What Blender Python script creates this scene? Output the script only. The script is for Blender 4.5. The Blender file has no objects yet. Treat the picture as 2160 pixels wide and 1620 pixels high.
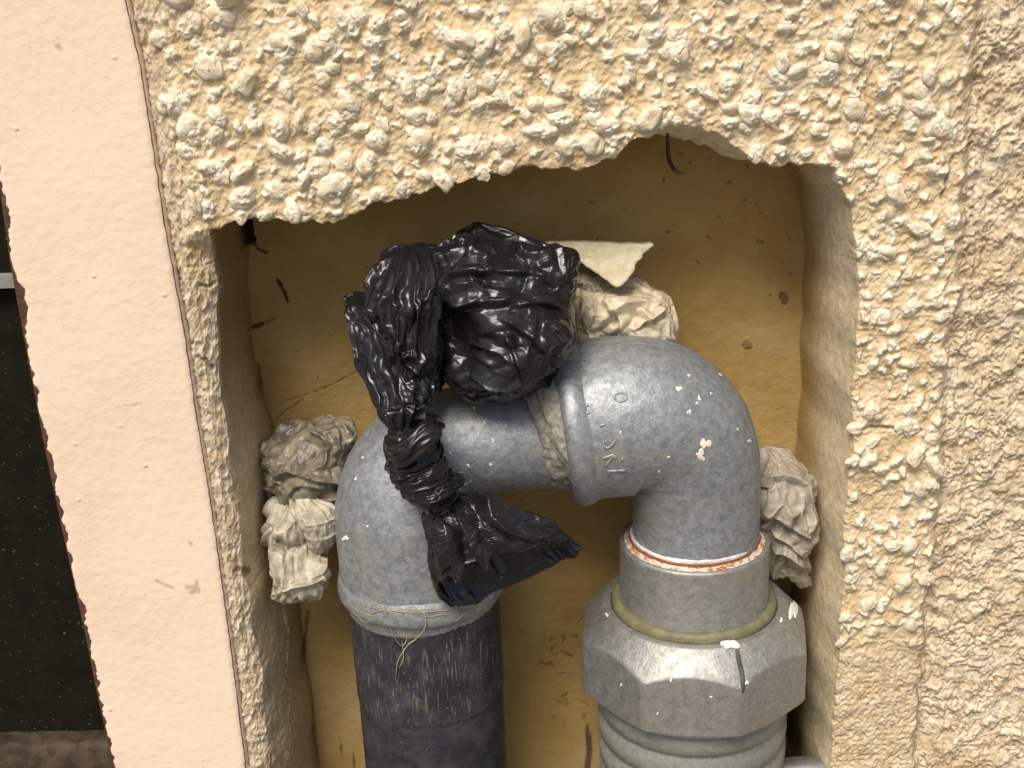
import bpy, math, random
import numpy as np
from mathutils import Vector, Matrix
from mathutils.bvhtree import BVHTree

S = bpy.context.scene
COL = S.collection
rng = np.random.default_rng(11)
random.seed(11)

# ------------------------------------------------------------------ camera, sky, sun, exposure
# all modelling is done in millimetres and stored in metres
FPX = 2600.0                      # focal length in pixels of a 2160 px wide picture
TH, RO, DIST = math.radians(20.0), math.radians(2.5), 340.0
FW = np.array([0, math.cos(TH), -math.sin(TH)])
U0 = np.array([0, math.sin(TH), math.cos(TH)]); R0 = np.array([1.0, 0, 0])
RT = math.cos(RO)*R0 - math.sin(RO)*U0
UP = math.cos(RO)*U0 + math.sin(RO)*R0
CAM = -DIST*FW
cd = bpy.data.cameras.new('camera'); cam = bpy.data.objects.new('camera', cd); COL.objects.link(cam)
cd.lens = 36.0*FPX/2160.0; cd.sensor_width = 36.0; cd.clip_start = 0.01; cd.clip_end = 300.0
cam.matrix_world = Matrix([[RT[0], UP[0], -FW[0], CAM[0]/1000], [RT[1], UP[1], -FW[1], CAM[1]/1000],
                           [RT[2], UP[2], -FW[2], CAM[2]/1000], [0, 0, 0, 1]])
S.camera = cam

SUN_EL, SUN_AZ = 54.0, 201.0      # azimuth clockwise from +Y: in front of the wall, a little to the left
w = bpy.data.worlds.new('World'); S.world = w; w.use_nodes = True
nt = w.node_tree; nt.nodes.clear()
sky = nt.nodes.new('ShaderNodeTexSky'); sky.sky_type = 'NISHITA'; sky.sun_disc = False
sky.sun_elevation = math.radians(SUN_EL); sky.sun_rotation = math.radians(SUN_AZ)
sky.dust_density = 3.0; sky.air_density = 1.0; sky.ozone_density = 1.0
bg = nt.nodes.new('ShaderNodeBackground'); bg.inputs[1].default_value = 0.095
wo = nt.nodes.new('ShaderNodeOutputWorld')
nt.links.new(sky.outputs[0], bg.inputs[0]); nt.links.new(bg.outputs[0], wo.inputs[0])
sl = bpy.data.lights.new('sun', 'SUN'); sl.energy = 3.4; sl.angle = math.radians(26); sl.color = (1.0, 0.93, 0.82)
so = bpy.data.objects.new('sun', sl); COL.objects.link(so)
el, az = math.radians(SUN_EL), math.radians(SUN_AZ)
sd = Vector((math.sin(az)*math.cos(el), math.cos(az)*math.cos(el), math.sin(el)))
so.rotation_euler = sd.to_track_quat('Z', 'Y').to_euler()
S.view_settings.view_transform = 'Standard'; S.view_settings.look = 'None'
S.view_settings.gamma = 1.0; S.view_settings.use_curve_mapping = False
S.view_settings.exposure = 0.15
S.render.engine = 'CYCLES'
S.render.resolution_x = 1024; S.render.resolution_y = 768
try:
    S.cycles.max_bounces = 8
except Exception: pass

# ------------------------------------------------------------------ helpers: measuring in the photograph
def P(u, v, y):
    """world point (mm) at depth y seen at pixel (u, v) of the 2160x1620 photograph"""
    d = FW*FPX + RT*(u-1080.0) - UP*(v-810.0)
    return CAM + d*((y-CAM[1])/d[1])
def MM(px, u, v, y):
    """length in mm of px pixels at that place"""
    return px*float(np.dot(P(u, v, y)-CAM, FW))/FPX

# ------------------------------------------------------------------ helpers: noise
def _tab(seed, n, k):
    r = np.random.default_rng(seed); return r.permutation(n), r.random((n, k))
_pc = {}
def hashv(seed, k, *ix):
    key = (seed, k)
    if key not in _pc: _pc[key] = _tab(seed*7+13, 1024, k)
    p, t = _pc[key]
    h = np.zeros_like(ix[0])
    for i in ix: h = p[(h+i) & 1023]
    return t[h]
def vn2(x, y, seed=0):
    xi = np.floor(x).astype(int); yi = np.floor(y).astype(int); fx = x-xi; fy = y-yi
    sx = fx*fx*fx*(fx*(fx*6-15)+10); sy = fy*fy*fy*(fy*(fy*6-15)+10)
    def g(a, b):
        t = hashv(seed, 1, xi+a, yi+b)[..., 0]*6.2832
        return np.cos(t)*(fx-a)+np.sin(t)*(fy-b)
    return ((g(0,0)*(1-sx)+g(1,0)*sx)*(1-sy)+(g(0,1)*(1-sx)+g(1,1)*sx)*sy)*1.4
def fbm2(x, y, sc, o=4, seed=0, ridge=False):
    a, t, s = 1.0, 0, 0; f = 1.0/sc
    for i in range(o):
        n = vn2(x*f+i*17.3, y*f-i*9.1, seed+i)
        if ridge: n = 1-2*np.abs(n)*1.6
        t = t+a*n; s += a; a *= .5; f *= 2.03
    return t/s
def vn3(p, seed=0):
    pi = np.floor(p).astype(int); f = p-pi; s = f*f*(3-2*f); out = 0
    for a in (0, 1):
        for b in (0, 1):
            for c in (0, 1):
                wgt = (s[..., 0] if a else 1-s[..., 0])*(s[..., 1] if b else 1-s[..., 1])*(s[..., 2] if c else 1-s[..., 2])
                out = out+wgt*(hashv(seed, 1, pi[..., 0]+a, pi[..., 1]+b, pi[..., 2]+c)[..., 0]*2-1)
    return out
def fbm3(p, sc, o=3, seed=0):
    t, a, s = 0, 1.0, 0; q = p/sc
    for i in range(o): t = t+a*vn3(q+i*11.7, seed+i); s += a; a *= .5; q = q*2.03
    return t/s
_rots = []
_rr = np.random.default_rng(5)
for _ in range(64):
    q_, _r = np.linalg.qr(_rr.normal(size=(3, 3))); _rots.append(q_)
_rots = np.array(_rots)
def facet3(p, seed=0):
    """faceted cells with sharp creases: min over cells of a rotated Chebyshev distance"""
    pi = np.floor(p).astype(int); f1 = np.full(p.shape[:-1], 9.0)
    for a in (-1, 0, 1):
        for b in (-1, 0, 1):
            for c in (-1, 0, 1):
                ci = [pi[..., 0]+a, pi[..., 1]+b, pi[..., 2]+c]
                h = hashv(seed, 5, *ci)
                d = np.stack([ci[k]+h[..., k]-p[..., k] for k in range(3)], -1)
                m = _rots[(h[..., 3]*63.99).astype(int)]
                e = np.abs(np.einsum('...ij,...j->...i', m, d))*np.array([1.0, .52, .36])
                f1 = np.minimum(f1, e.max(-1)+.25*h[..., 4])
    return f1
def crumple(p, sc, seed=0, o=3, gain=.5, warp=.35):
    q = p/sc
    q = q+warp*np.stack([vn3(q*.8+k*31.1, seed+40+k) for k in range(3)], -1)
    t, a = 0, 1.0
    for i in range(o):
        t = t+a*(.55-facet3(q+i*5.5, seed+i)); a *= gain; q = q*2.1
    return t*sc
def tri(x): return 2*np.abs(x-np.floor(x+.5))*2-1
def sst(a, b, x):
    t = np.clip((x-a)/(b-a), 0, 1); return t*t*(3-2*t)

# ------------------------------------------------------------------ helpers: objects
WL = {}                                     # world place of every root, in mm
def thing(name, label, cat, loc, group=None):
    o = bpy.data.objects.new(name, None); COL.objects.link(o); o.empty_display_size = 0.01
    o.location = tuple(np.array(loc)/1000.0); o['label'] = label; o['category'] = cat
    if group: o['group'] = group
    WL[o] = np.array(loc, float); return o
def tag(o, label, cat, group=None):
    o['label'] = label; o['category'] = cat
    if group: o['group'] = group
    return o
def mesh_np(name, V, F, smooth=True):
    """F: list of int arrays (n,4) and/or (n,3)"""
    me = bpy.data.meshes.new(name); V = np.asarray(V, np.float32)
    me.vertices.add(len(V)); me.vertices.foreach_set('co', V.ravel())
    F = [np.asarray(f, np.int32) for f in F if len(f)]
    tot = np.concatenate([np.full(len(f), f.shape[1], np.int32) for f in F])
    idx = np.concatenate([f.ravel() for f in F])
    me.loops.add(len(idx)); me.loops.foreach_set('vertex_index', idx)
    me.polygons.add(len(tot)); st = np.concatenate([[0], np.cumsum(tot)[:-1]]).astype(np.int32)
    me.polygons.foreach_set('loop_start', st)
    me.polygons.foreach_set('use_smooth', np.full(len(tot), smooth))
    me.update(calc_edges=True); me.validate(); return me
def ob(name, V, F, mat, parent=None, smooth=True, origin=None):
    """one mesh object from world mm points"""
    V = np.asarray(V, float).reshape(-1, 3)
    base = WL[parent] if parent is not None else (np.array(origin, float) if origin is not None else np.array([V[:, 0].mean(), V[:, 1].mean(), V[:, 2].min()]))
    me = mesh_np(name, (V-base)/1000.0, F, smooth); me.materials.append(mat)
    o = bpy.data.objects.new(name, me); COL.objects.link(o); WL[o] = base
    if parent is not None: o.parent = parent
    else: o.location = tuple(base/1000.0)
    return o
def gridfaces(n, m, close):
    i = np.arange(n-1)[:, None]*m; j = np.arange(m if close else m-1)[None, :]
    j2 = (j+1) % m
    return np.stack([i+j, i+j2, i+m+j2, i+m+j], -1).reshape(-1, 4)
def loft(name, G, mat, parent=None, close=True, cap=True, smooth=True, flip=False):
    n, m = G.shape[:2]; V = G.reshape(-1, 3); F = [gridfaces(n, m, close)]
    if close and cap:
        V = np.vstack([V, G[0].mean(0), G[-1].mean(0)]); k = n*m; j = np.arange(m); j2 = (j+1) % m
        F.append(np.stack([np.full(m, k), j2, j], -1))
        F.append(np.stack([np.full(m, k+1), (n-1)*m+j, (n-1)*m+j2], -1))
    if flip: F = [f[:, ::-1] for f in F]
    return ob(name, V, F, mat, parent, smooth)
def gnormal(G, close=True):
    ds = np.gradient(G, axis=0)
    dt = (np.roll(G, -1, 1)-np.roll(G, 1, 1)) if close else np.gradient(G, axis=1)
    n = np.cross(dt, ds); n /= np.linalg.norm(n, axis=-1, keepdims=True)+1e-9
    return n
def cr(pts, n):
    """Catmull-Rom through rows of pts"""
    p = np.asarray(pts, float); p = np.vstack([2*p[0]-p[1], p, 2*p[-1]-p[-2]])
    k = len(p)-3; t = np.linspace(0, k-1e-6, n); i = t.astype(int); f = (t-i)[:, None]
    a, b, c, d = p[i], p[i+1], p[i+2], p[i+3]
    return .5*((2*b)+(-a+c)*f+(2*a-5*b+4*c-d)*f*f+(-a+3*b-3*c+d)*f**3)
def sweep(path, rad, m=64, up=(0, 1, 0)):
    """tube grid round a path (mm); rad per point, up is the side direction kept"""
    T = np.gradient(path, axis=0); T /= np.linalg.norm(T, axis=1, keepdims=True)
    A = np.array(up, float)[None]-T*(T@np.array(up, float))[:, None]; A /= np.linalg.norm(A, axis=1, keepdims=True)
    B = np.cross(T, A); ph = np.linspace(0, 2*np.pi, m, endpoint=False)
    return path[:, None]+np.asarray(rad)[:, None, None]*(A[:, None]*np.cos(ph)[None, :, None]+B[:, None]*np.sin(ph)[None, :, None])
def lathe(cx, cy, prof, m=96):
    ph = np.linspace(0, 2*np.pi, m, endpoint=False)
    r = np.array([p[0] for p in prof])[:, None]; z = np.array([p[1] for p in prof])[:, None]+0*ph[None]
    return np.stack([cx+r*np.cos(ph), cy+r*np.sin(ph), z], -1)
def bvh(o):
    b = WL[o]; me = o.data
    return BVHTree.FromPolygons([tuple(np.array(v.co)*1000+b) for v in me.vertices], [tuple(p.vertices) for p in me.polygons])
def hit(trees, u, v, off=.15):
    d = P(u, v, 0)-CAM; d /= np.linalg.norm(d); best = None
    for t in trees:
        h = t.ray_cast(Vector(CAM), Vector(d))
        if h[0] is not None and (best is None or h[3] < best[1]): best = (np.array(h[0]), h[3], np.array(h[1]))
    if best is None: return None, None
    n = best[2]; n = n if np.dot(n, d) < 0 else -n
    return best[0]+n*off, n
def tube_obj(name, pts, r, mat, parent=None, m=8, n=None, taper=True):
    n = n or max(8, len(pts)*5); c = cr(pts, n); k = np.linspace(0, 1, n)
    rad = r*(1-.7*(2*k-1)**4) if taper else np.full(n, r)
    t = c[-1]-c[0]; up = (0, 1, 0) if abs(t[1]) < .8*np.linalg.norm(t) else (0, 0, 1)
    return loft(name, sweep(c, rad, m, up), mat, parent)

# ------------------------------------------------------------------ materials
class NT:
    def __init__(s, name):
        s.m = bpy.data.materials.new(name); s.m.use_nodes = True; s.t = s.m.node_tree; s.t.nodes.clear()
        s.out = s.n('ShaderNodeOutputMaterial'); s.b = s.n('ShaderNodeBsdfPrincipled'); s.t.links.new(s.b.outputs[0], s.out.inputs[0])
        tc = s.n('ShaderNodeTexCoord'); mp = s.n('ShaderNodeMapping'); mp.inputs['Scale'].default_value = (1000,)*3
        s.l(tc.outputs['Object'], mp.inputs[0]); s.co = mp.outputs[0]
    def n(s, k): return s.t.nodes.new(k)
    def l(s, a, b): s.t.links.new(a, b)
    def put(s, sock, v):
        if hasattr(v, 'is_linked') or isinstance(v, bpy.types.NodeSocket): s.l(v, sock)
        elif isinstance(v, (tuple, list)) and len(v) == 3 and sock.type == 'RGBA': sock.default_value = (*v, 1)
        else: sock.default_value = v
    def noise(s, sc, det=4, rough=.55, dist=0, stretch=None, off=0):
        co = s.co
        if stretch or off:
            mp = s.n('ShaderNodeMapping'); mp.inputs['Scale'].default_value = stretch or (1, 1, 1); mp.inputs['Location'].default_value = (off,)*3
            s.l(co, mp.inputs[0]); co = mp.outputs[0]
        x = s.n('ShaderNodeTexNoise'); x.inputs['Scale'].default_value = 1.0/sc; x.inputs['Detail'].default_value = det
        x.inputs['Roughness'].default_value = rough; x.inputs['Distortion'].default_value = dist
        s.l(co, x.inputs['Vector']); return x.outputs['Fac']
    def voro(s, sc, feat='F1', rand=1, out='Distance'):
        x = s.n('ShaderNodeTexVoronoi'); x.feature = feat; x.inputs['Scale'].default_value = 1.0/sc; x.inputs['Randomness'].default_value = rand
        s.l(s.co, x.inputs['Vector']); return x.outputs[out]
    def ramp(s, f, a, b, lo=0., hi=1., smooth=True):
        x = s.n('ShaderNodeMapRange'); x.interpolation_type = 'SMOOTHSTEP' if smooth else 'LINEAR'
        s.put(x.inputs[0], f)
        for k, v in zip((1, 2, 3, 4), (a, b, lo, hi)): x.inputs[k].default_value = v
        return x.outputs[0]
    def mix(s, f, a, b, mode='MIX'):
        x = s.n('ShaderNodeMix'); x.data_type = 'RGBA'; x.blend_type = mode
        s.put(x.inputs[0], f); s.put(x.inputs[6], a); s.put(x.inputs[7], b); return x.outputs[2]
    def math(s, op, a, b=0.):
        x = s.n('ShaderNodeMath'); x.operation = op; s.put(x.inputs[0], a); s.put(x.inputs[1], b); return x.outputs[0]
    def attr(s, name):
        x = s.n('ShaderNodeAttribute'); x.attribute_name = name; return x.outputs['Fac']
    def bump(s, h, dist, strength=1., prev=None):
        x = s.n('ShaderNodeBump'); x.inputs['Distance'].default_value = dist/1000.0; x.inputs['Strength'].default_value = strength
        s.l(h, x.inputs['Height'])
        if prev is not None: s.l(prev, x.inputs['Normal'])
        return x.outputs[0]
    def done(s, col, rough=.8, metal=0., spec=.5, normal=None, **kw):
        s.put(s.b.inputs['Base Color'], col); s.put(s.b.inputs['Roughness'], rough); s.put(s.b.inputs['Metallic'], metal)
        s.b.inputs['Specular IOR Level'].default_value = spec
        if normal is not None: s.l(normal, s.b.inputs['Normal'])
        for k, v in kw.items(): s.put(s.b.inputs[k.replace('_', ' ')], v)
        return s.m

def mat_roughcast(pebble=False):
    t = NT('pebble_paint' if pebble else 'roughcast_paint')
    big = t.noise(22, 3); fine = t.noise(1.2, 5); mid = t.noise(5, 4, off=9)
    ochre = t.mix(t.ramp(mid, .35, .7), (.585, .44, .25), (.70, .58, .395))
    white = t.mix(t.ramp(fine, .35, .7), (.70, .62, .46), (.82, .765, .65))
    if pebble:
        c = t.mix(t.ramp(t.noise(3.5, 3, off=4), .25, .48), ochre, white)
    else:
        c = t.mix(t.ramp(t.math('ADD', t.attr('knob'), t.math('MULTIPLY', t.math('SUBTRACT', fine, .5), .9)), .18, .85), ochre, white)
        c = t.mix(t.attr('sand'), c, t.mix(t.ramp(t.noise(2.5, 5), .35, .65), (.42, .31, .19), (.70, .60, .46)))
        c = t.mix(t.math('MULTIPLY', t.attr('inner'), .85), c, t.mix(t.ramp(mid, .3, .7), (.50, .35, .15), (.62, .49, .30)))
    c = t.mix(t.ramp(big, .58, .75, 0, .35), c, (.52, .44, .34))
    c = t.mix(t.ramp(t.noise(1.6, 2, off=31), .70, .76, 0, .75), c, (.22, .16, .11))
    if not pebble: c = t.mix(t.attr('dirt_shade'), c, (.06, .04, .03))
    h = t.bump(t.noise(.9, 5, .6), .5, .55)
    h = t.bump(t.noise(2.6, 4, .6, off=3), 1.1, .5, h)
    return t.done(c, .85, spec=.3, normal=h)
M = {}
M['rough'] = mat_roughcast(); M['pebble'] = mat_roughcast(True)
def mat_recess():
    t = NT('recess_paint')
    mid = t.noise(14, 4); c = t.mix(t.ramp(mid, .3, .7), (.37, .240, .080), (.42, .29, .108))
    c = t.mix(t.ramp(t.noise(30, 3, off=6), .5, .75, 0, .25), c, (.52, .42, .27))
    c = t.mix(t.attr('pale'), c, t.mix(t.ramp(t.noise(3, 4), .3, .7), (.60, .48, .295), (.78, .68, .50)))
    c = t.mix(t.ramp(t.noise(1.5, 2, off=31), .73, .77, 0, .8), c, (.10, .07, .04))
    c = t.mix(t.ramp(t.noise(6, 4, .7, off=71), .66, .74, 0, .45), c, (.25, .16, .08))
    c = t.mix(t.attr('dirt_shade'), c, (.035, .02, .012))
    h = t.bump(t.noise(1.0, 3), .35, .5); h = t.bump(t.noise(5, 4), 1., .4, h)
    return t.done(c, .88, spec=.2, normal=h)
M['recess'] = mat_recess()
def mat_sand():
    t = NT('sandy_render')
    c = t.mix(t.ramp(t.noise(1.6, 5, .65), .36, .62), (.47, .36, .225), (.75, .64, .475))
    c = t.mix(t.ramp(t.noise(16, 4), .42, .66, 0, .7), c, (.50, .37, .22))
    c = t.mix(t.ramp(t.noise(9, 5, .6, off=40), .56, .72, 0, .7), c, (.52, .46, .37))
    c = t.mix(t.ramp(t.noise(1.1, 3, off=13), .62, .72, 0, .8), c, (.84, .78, .66))
    c = t.mix(t.ramp(t.noise(1.3, 2, off=31), .66, .73, 0, .8), c, (.16, .11, .07))
    h = t.bump(t.noise(1.0, 4, .6), .5, .55); h = t.bump(t.noise(1.6, 4, .6, stretch=(1, 1, .14)), .8, .6, h)
    return t.done(c, .9, spec=.25, normal=h)
M['sand'] = mat_sand()
def mat_board():
    t = NT('board_paint')
    c = t.mix(t.ramp(t.noise(45, 3), .35, .7), (.85, .675, .51), (.79, .61, .455))
    c = t.mix(t.ramp(t.noise(.9, 2, off=3), .74, .78, 0, .7), c, (.35, .20, .13))
    c = t.mix(t.attr('dirt_shade'), c, (.30, .17, .09))
    h = t.bump(t.noise(3.2, 3, stretch=(1, 1, 1.25)), .45, .55); h = t.bump(t.noise(.7, 3), .12, .3, h)
    h = t.bump(t.ramp(t.voro(9), .0, .11, 1, 0), .5, .6, h)
    return t.done(c, .5, spec=.4, normal=h)
M['board'] = mat_board()
def simple(name, c1, c2, sc=4, rough=.7, metal=0., spec=.4, bd=.4, bs=.5, bsc=1.5, speck=None, thr=.7, **kw):
    t = NT(name); c = t.mix(t.ramp(t.noise(sc, 5, .6), .32, .68), c1, c2)
    if speck: c = t.mix(t.ramp(t.noise(1.1, 2, off=17), thr, thr+.05, 0, .9), c, speck)
    return t.done(c, rough, metal, spec, t.bump(t.noise(bsc, 4), bd, bs), **kw)
M['rust'] = simple('rusty_edge', (.055, .022, .012), (.13, .055, .03), 2.5, .8, bd=.8)
M['darkmetal'] = simple('dark_metal', (.006, .0045, .002), (.010, .009, .005), 9, .8, spec=.15, speck=(.10, .13, .10), thr=.69)
M['ledge'] = simple('ledge_stone', (.025, .016, .01), (.075, .05, .03), 5, .8)
M['greybar'] = simple('grey_bar', (.2, .19, .17), (.3, .28, .25), 5, .6)
M['ground'] = simple('concrete_ground', (.16, .14, .12), (.22, .20, .17), 60, .9)
def mat_zinc(name, d, l, metal=.55, dr=0.):
    t = NT(name)
    c = t.mix(t.ramp(t.noise(2.2, 6, .7), .3, .7), d, l)
    c = t.mix(t.ramp(t.noise(.9, 3, .6, off=8), .56, .68, 0, .45), c, (.17, .19, .20))
    c = t.mix(t.ramp(t.noise(13, 4, .6, off=21), .55, .72, 0, .55), c, (.42, .37, .29))
    c = t.mix(t.ramp(t.noise(.75, 2, off=55), .73, .77, 0, .7), c, (.75, .72, .64))
    r = t.ramp(t.noise(3, 5, off=12), .3, .7, .32+dr, .48+dr)
    h = t.bump(t.noise(.9, 4, .65), .26, .6); h = t.bump(t.noise(4, 3), .35, .35, h)
    return t.done(c, r, metal, .5, h)
M['zinc'] = mat_zinc('galvanised_zinc', (.205, .222, .23), (.365, .382, .388), .45, .11)
M['nut'] = mat_zinc('dull_cast_metal', (.30, .29, .27), (.42, .41, .38), .68, .12)
M['cream'] = simple('cream_paint', (.74, .66, .50), (.80, .74, .62), 2, .6)
M['white'] = simple('white_paint', (.78, .75, .70), (.84, .82, .78), 2, .6)
def mat_joint():
    t = NT('rusty_joint')
    c = t.mix(t.ramp(t.noise(2.2, 5, .65, stretch=(1, 1, 2.2)), .46, .60), (.62, .56, .48), (.38, .14, .035))
    c = t.mix(t.ramp(t.noise(1.4, 4, off=5), .55, .66), c, (.62, .55, .46))
    return t.done(c, .6, .1, .4, t.bump(t.noise(1.0, 5), .5, .7))
M['joint'] = mat_joint()
def mat_blackpipe(thread):
    t = NT('threaded_black_steel' if thread else 'black_steel')
    c = t.mix(t.ramp(t.noise(8, 5, .6), .35, .7), (.024, .025, .032), (.058, .058, .068))
    s1 = t.ramp(t.noise(.62, 3, .6, stretch=(1, 1, .10)), .52 if thread else .66, .72 if thread else .80)
    msk = t.ramp(t.noise(5, 3, off=3), .3, .62, .15 if thread else 0, .75 if thread else .3)
    c = t.mix(t.math('MULTIPLY', s1, msk), c, (.27, .24, .20))
    c = t.mix(t.ramp(t.noise(.9, 2, off=8), .70, .75, 0, .7), c, (.40, .36, .28))
    c = t.mix(t.ramp(t.noise(7, 4, off=30), .55, .72, 0, .35), c, (.14, .11, .08))
    h = t.bump(s1, .12, .5); h = t.bump(t.noise(1.5, 5), .25, .5, h)
    return t.done(c, t.ramp(t.noise(4, 4), .3, .7, .38, .62), .25, .5, h)
M['bpipe'] = mat_blackpipe(False); M['bthread'] = mat_blackpipe(True)
def mat_bag():
    t = NT('black_plastic_film')
    h = t.bump(t.noise(3.0, 2, .5, 1.2), .2, .25)
    c = t.mix(t.ramp(t.noise(.8, 2, off=5), .74, .76, 0, .8), (.011, .010, .012), (.35, .31, .26))
    return t.done(c, t.ramp(t.noise(7, 3), .3, .7, .24, .36), 0, .5, h)
M['bag'] = mat_bag()
def mat_film(name, c1, c2, c3, rough=.45, tr=.25):
    t = NT(name); c = t.mix(t.ramp(t.noise(3.5, 4), .35, .65), c1, c2)
    c = t.mix(t.ramp(t.noise(6, 4, off=9), .52, .7, 0, .8), c, c3)
    h = t.bump(t.noise(1.3, 3, .5, 1.5), .35, .5)
    return t.done(c, rough, 0, .5, h, Subsurface_Weight=tr, Subsurface_Radius=(.002, .0015, .001), Subsurface_Scale=1.0)
M['film'] = mat_film('pale_crumpled_film', (.33, .29, .21), (.53, .475, .37), (.17, .14, .09))
M['filmdark'] = mat_film('smoky_crumpled_film', (.11, .092, .065), (.23, .195, .14), (.34, .30, .21), .35, .1)
M['filmgrey'] = mat_film('taupe_crumpled_film', (.28, .24, .185), (.39, .335, .265), (.20, .165, .12), .5, .1)
M['filmcream'] = mat_film('cream_crumpled_film', (.52, .44, .30), (.68, .59, .43), (.30, .25, .155))
M['card'] = simple('plaster_scrap', (.60, .52, .32), (.72, .65, .46), 3, .85, bd=.6)
M['olive'] = simple('olive_rubber', (.15, .135, .075), (.21, .19, .11), 3.5, .5, speck=(.30, .28, .22), thr=.68)
M['threadbody'] = mat_zinc('grey_green_thread', (.21, .215, .185), (.30, .30, .26), .15)
M['hemp'] = simple('hemp_fibre', (.30, .25, .175), (.42, .36, .26), 2, .9)
M['tape'] = simple('grey_seal_tape', (.20, .18, .15), (.37, .33, .28), 1.5, .6, bd=.6, bs=.8)
M['wire'] = simple('dark_root', (.03, .012, .008), (.06, .03, .02), 2, .7)

# ------------------------------------------------------------------ ground
gv = np.array([[-30000, -60000, -620], [30000, -60000, -620], [30000, 400, -620], [-30000, 400, -620]])
g = ob('ground', gv, [[[0, 1, 2, 3]]], M['ground'], origin=(0, 0, -620)); g['kind'] = 'structure'

# ------------------------------------------------------------------ the rendered wall: one relief, split into coat, recess and sandy side
DEPTH = 45.0
def axis(a, b, st, lo, hi):
    d = np.arange(a, b, st); left = [a]; s = st
    while left[-1] > lo: s *= 1.35; left.append(left[-1]-s)
    right = [d[-1]]; s = st
    while right[-1] < hi: s *= 1.35; right.append(right[-1]+s)
    left[-1] = lo; right[-1] = hi
    return np.concatenate([np.array(left[::-1][:-1]), d, np.array(right[1:])])
STEP = .36
XS = axis(-116, 158, STEP, -900, 1500); XS = np.unique(np.concatenate([XS, np.arange(-84, -72, .13), np.arange(85.5, 97, .13)])); XS = XS[np.concatenate([[True], np.diff(XS) > .02])]; ZS = axis(-136, 112, STEP, -640, 1600)
X, Z = np.meshgrid(XS, ZS)                      # rows are z
def xline(pts, y):                              # image polyline -> x as a function of z
    q = np.array([P(u, v, y) for u, v in pts]); o = np.argsort(q[:, 2]); return q[o, 2], q[o, 0]
def zline(pts, y):
    q = np.array([P(u, v, y) for u, v in pts]); o = np.argsort(q[:, 0]); return q[o, 0], q[o, 2]
FL = xline([(462, 480), (468, 640), (492, 800), (515, 1000), (552, 1280), (578, 1450), (590, 1620)], 8)
BL = xline([(500, 480), (503, 640), (548, 800), (575, 900), (603, 1100), (632, 1300), (655, 1450), (672, 1620)], DEPTH)
FR = xline([(1748, 385), (1782, 440), (1797, 520), (1795, 700), (1788, 900), (1775, 1100), (1762, 1300), (1750, 1500), (1742, 1620)], 0)
BR = xline([(1700, 385), (1702, 420), (1705, 600), (1695, 800), (1700, 1000), (1712, 1200), (1700, 1400), (1690, 1620)], DEPTH)
TOP = zline([(380, 520), (400, 505), (440, 488), (480, 468), (560, 458), (620, 464), (700, 474), (740, 452), (800, 426), (860, 418), (920, 392), (1000, 375), (1050, 363),
             (1100, 352), (1160, 355), (1240, 358), (1290, 330), (1350, 292), (1420, 262), (1480, 270), (1540, 300), (1600, 342), (1650, 352), (1700, 346), (1760, 352), (1830, 340)], 0)
LE = xline([(322, -20), (330, 0), (348, 150), (378, 300), (402, 440), (395, 520)], 0)       # left border of the roughcast
SR = xline([(2062, 0), (2042, 200), (2032, 400), (2022, 600), (1988, 800), (1982, 1000), (1962, 1200), (1945, 1400), (1930, 1620)], 0)
wob = lambda s, sc, a, z=Z: a*vn2(z/sc, 0*z+s*3.7, s)
xFL = np.interp(Z, *FL)-.9+wob(1, 12, 1.0); xBL = np.interp(Z, *BL)+wob(3, 20, .8)
xFR = np.interp(Z, *FR)+wob(4, 14, 1.0); xBR = np.interp(Z, *BR)+wob(6, 20, .8)
zT = np.interp(X, *TOP)+wob(7, 4.5, 1.3, X)+wob(8, 1.7, .45, X)
xLE = np.interp(Z, *LE)+wob(9, 5, 1.6)+wob(10, 2, .5); xSR = np.interp(Z, *SR)+wob(11, 8, 1.5)+wob(12, 2.5, .8)
lowL = sst(P(500, 620, 0)[2], P(500, 860, 0)[2], Z)
xFL2 = xFL-1.5*lowL; xFR2 = xFR+1.5
sL = np.clip((X-xFL2)/np.maximum(xBL-xFL2, 1.2), 0, 1); sR = np.clip((xFR2-X)/np.maximum(xFR2-xBR, 4.0), 0, 1)
cL = 1-np.sqrt(1-np.clip(sL, 0, 1)**2.2)*.999; cL = np.where(sL >= 1, 1, cL); cR = np.where(sR >= 1, 1, 1-np.sqrt(1-np.clip(sR, 0, 1)**2.0)*.999)
pL = (1-lowL)*(.45*sL+.55*sst(0, 1, sL))+lowL*(.25*sL+.75*cL); pR = .40*sR+.60*cR
xa, xb = P(1330, 300, 0)[0], P(1640, 340, 0)[0]
ch = np.exp(-((X-.5*(xa+xb))/(.33*(xb-xa)))**4)*5.0+np.exp(-((X-P(1090, 360, 0)[0])/9)**2)*2.4+.5     # broken slanting edge under the lip
dT = zT-Z
pT = np.clip(dT/np.maximum(ch, .3), 0, 1)*.30+sst(0, 1.6, dT-ch)*.70
pT = np.where(ch < 1.2, sst(0, 1.5, dT), pT)
REC = pL*pR*pT                                   # 0 at the front face, 1 at the back of the recess
inside = (REC > .03)
rightz = sst(-1.5, 2.5, X-xSR)                   # 1 in the sandy zone on the right
zl = P(400, 505, 0)[2]
leftz = np.maximum(sst(1.0, -1.5, X-xLE), sst(2.0, -2.0, Z-zT+1.0)*(X < 0))*(X < xFL+3)    # strip beside the board and the left jamb
zlow = sst(P(1850, 1240, 0)[2], P(1850, 1480, 0)[2], Z)*(X > 0)
rough = (1-rightz)*(1-leftz)*(1-sst(0, .15, REC))*(1-.75*zlow)
H = fbm2(X, Z, 40, 3, 3)*1.6                     # mm towards the viewer
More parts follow.
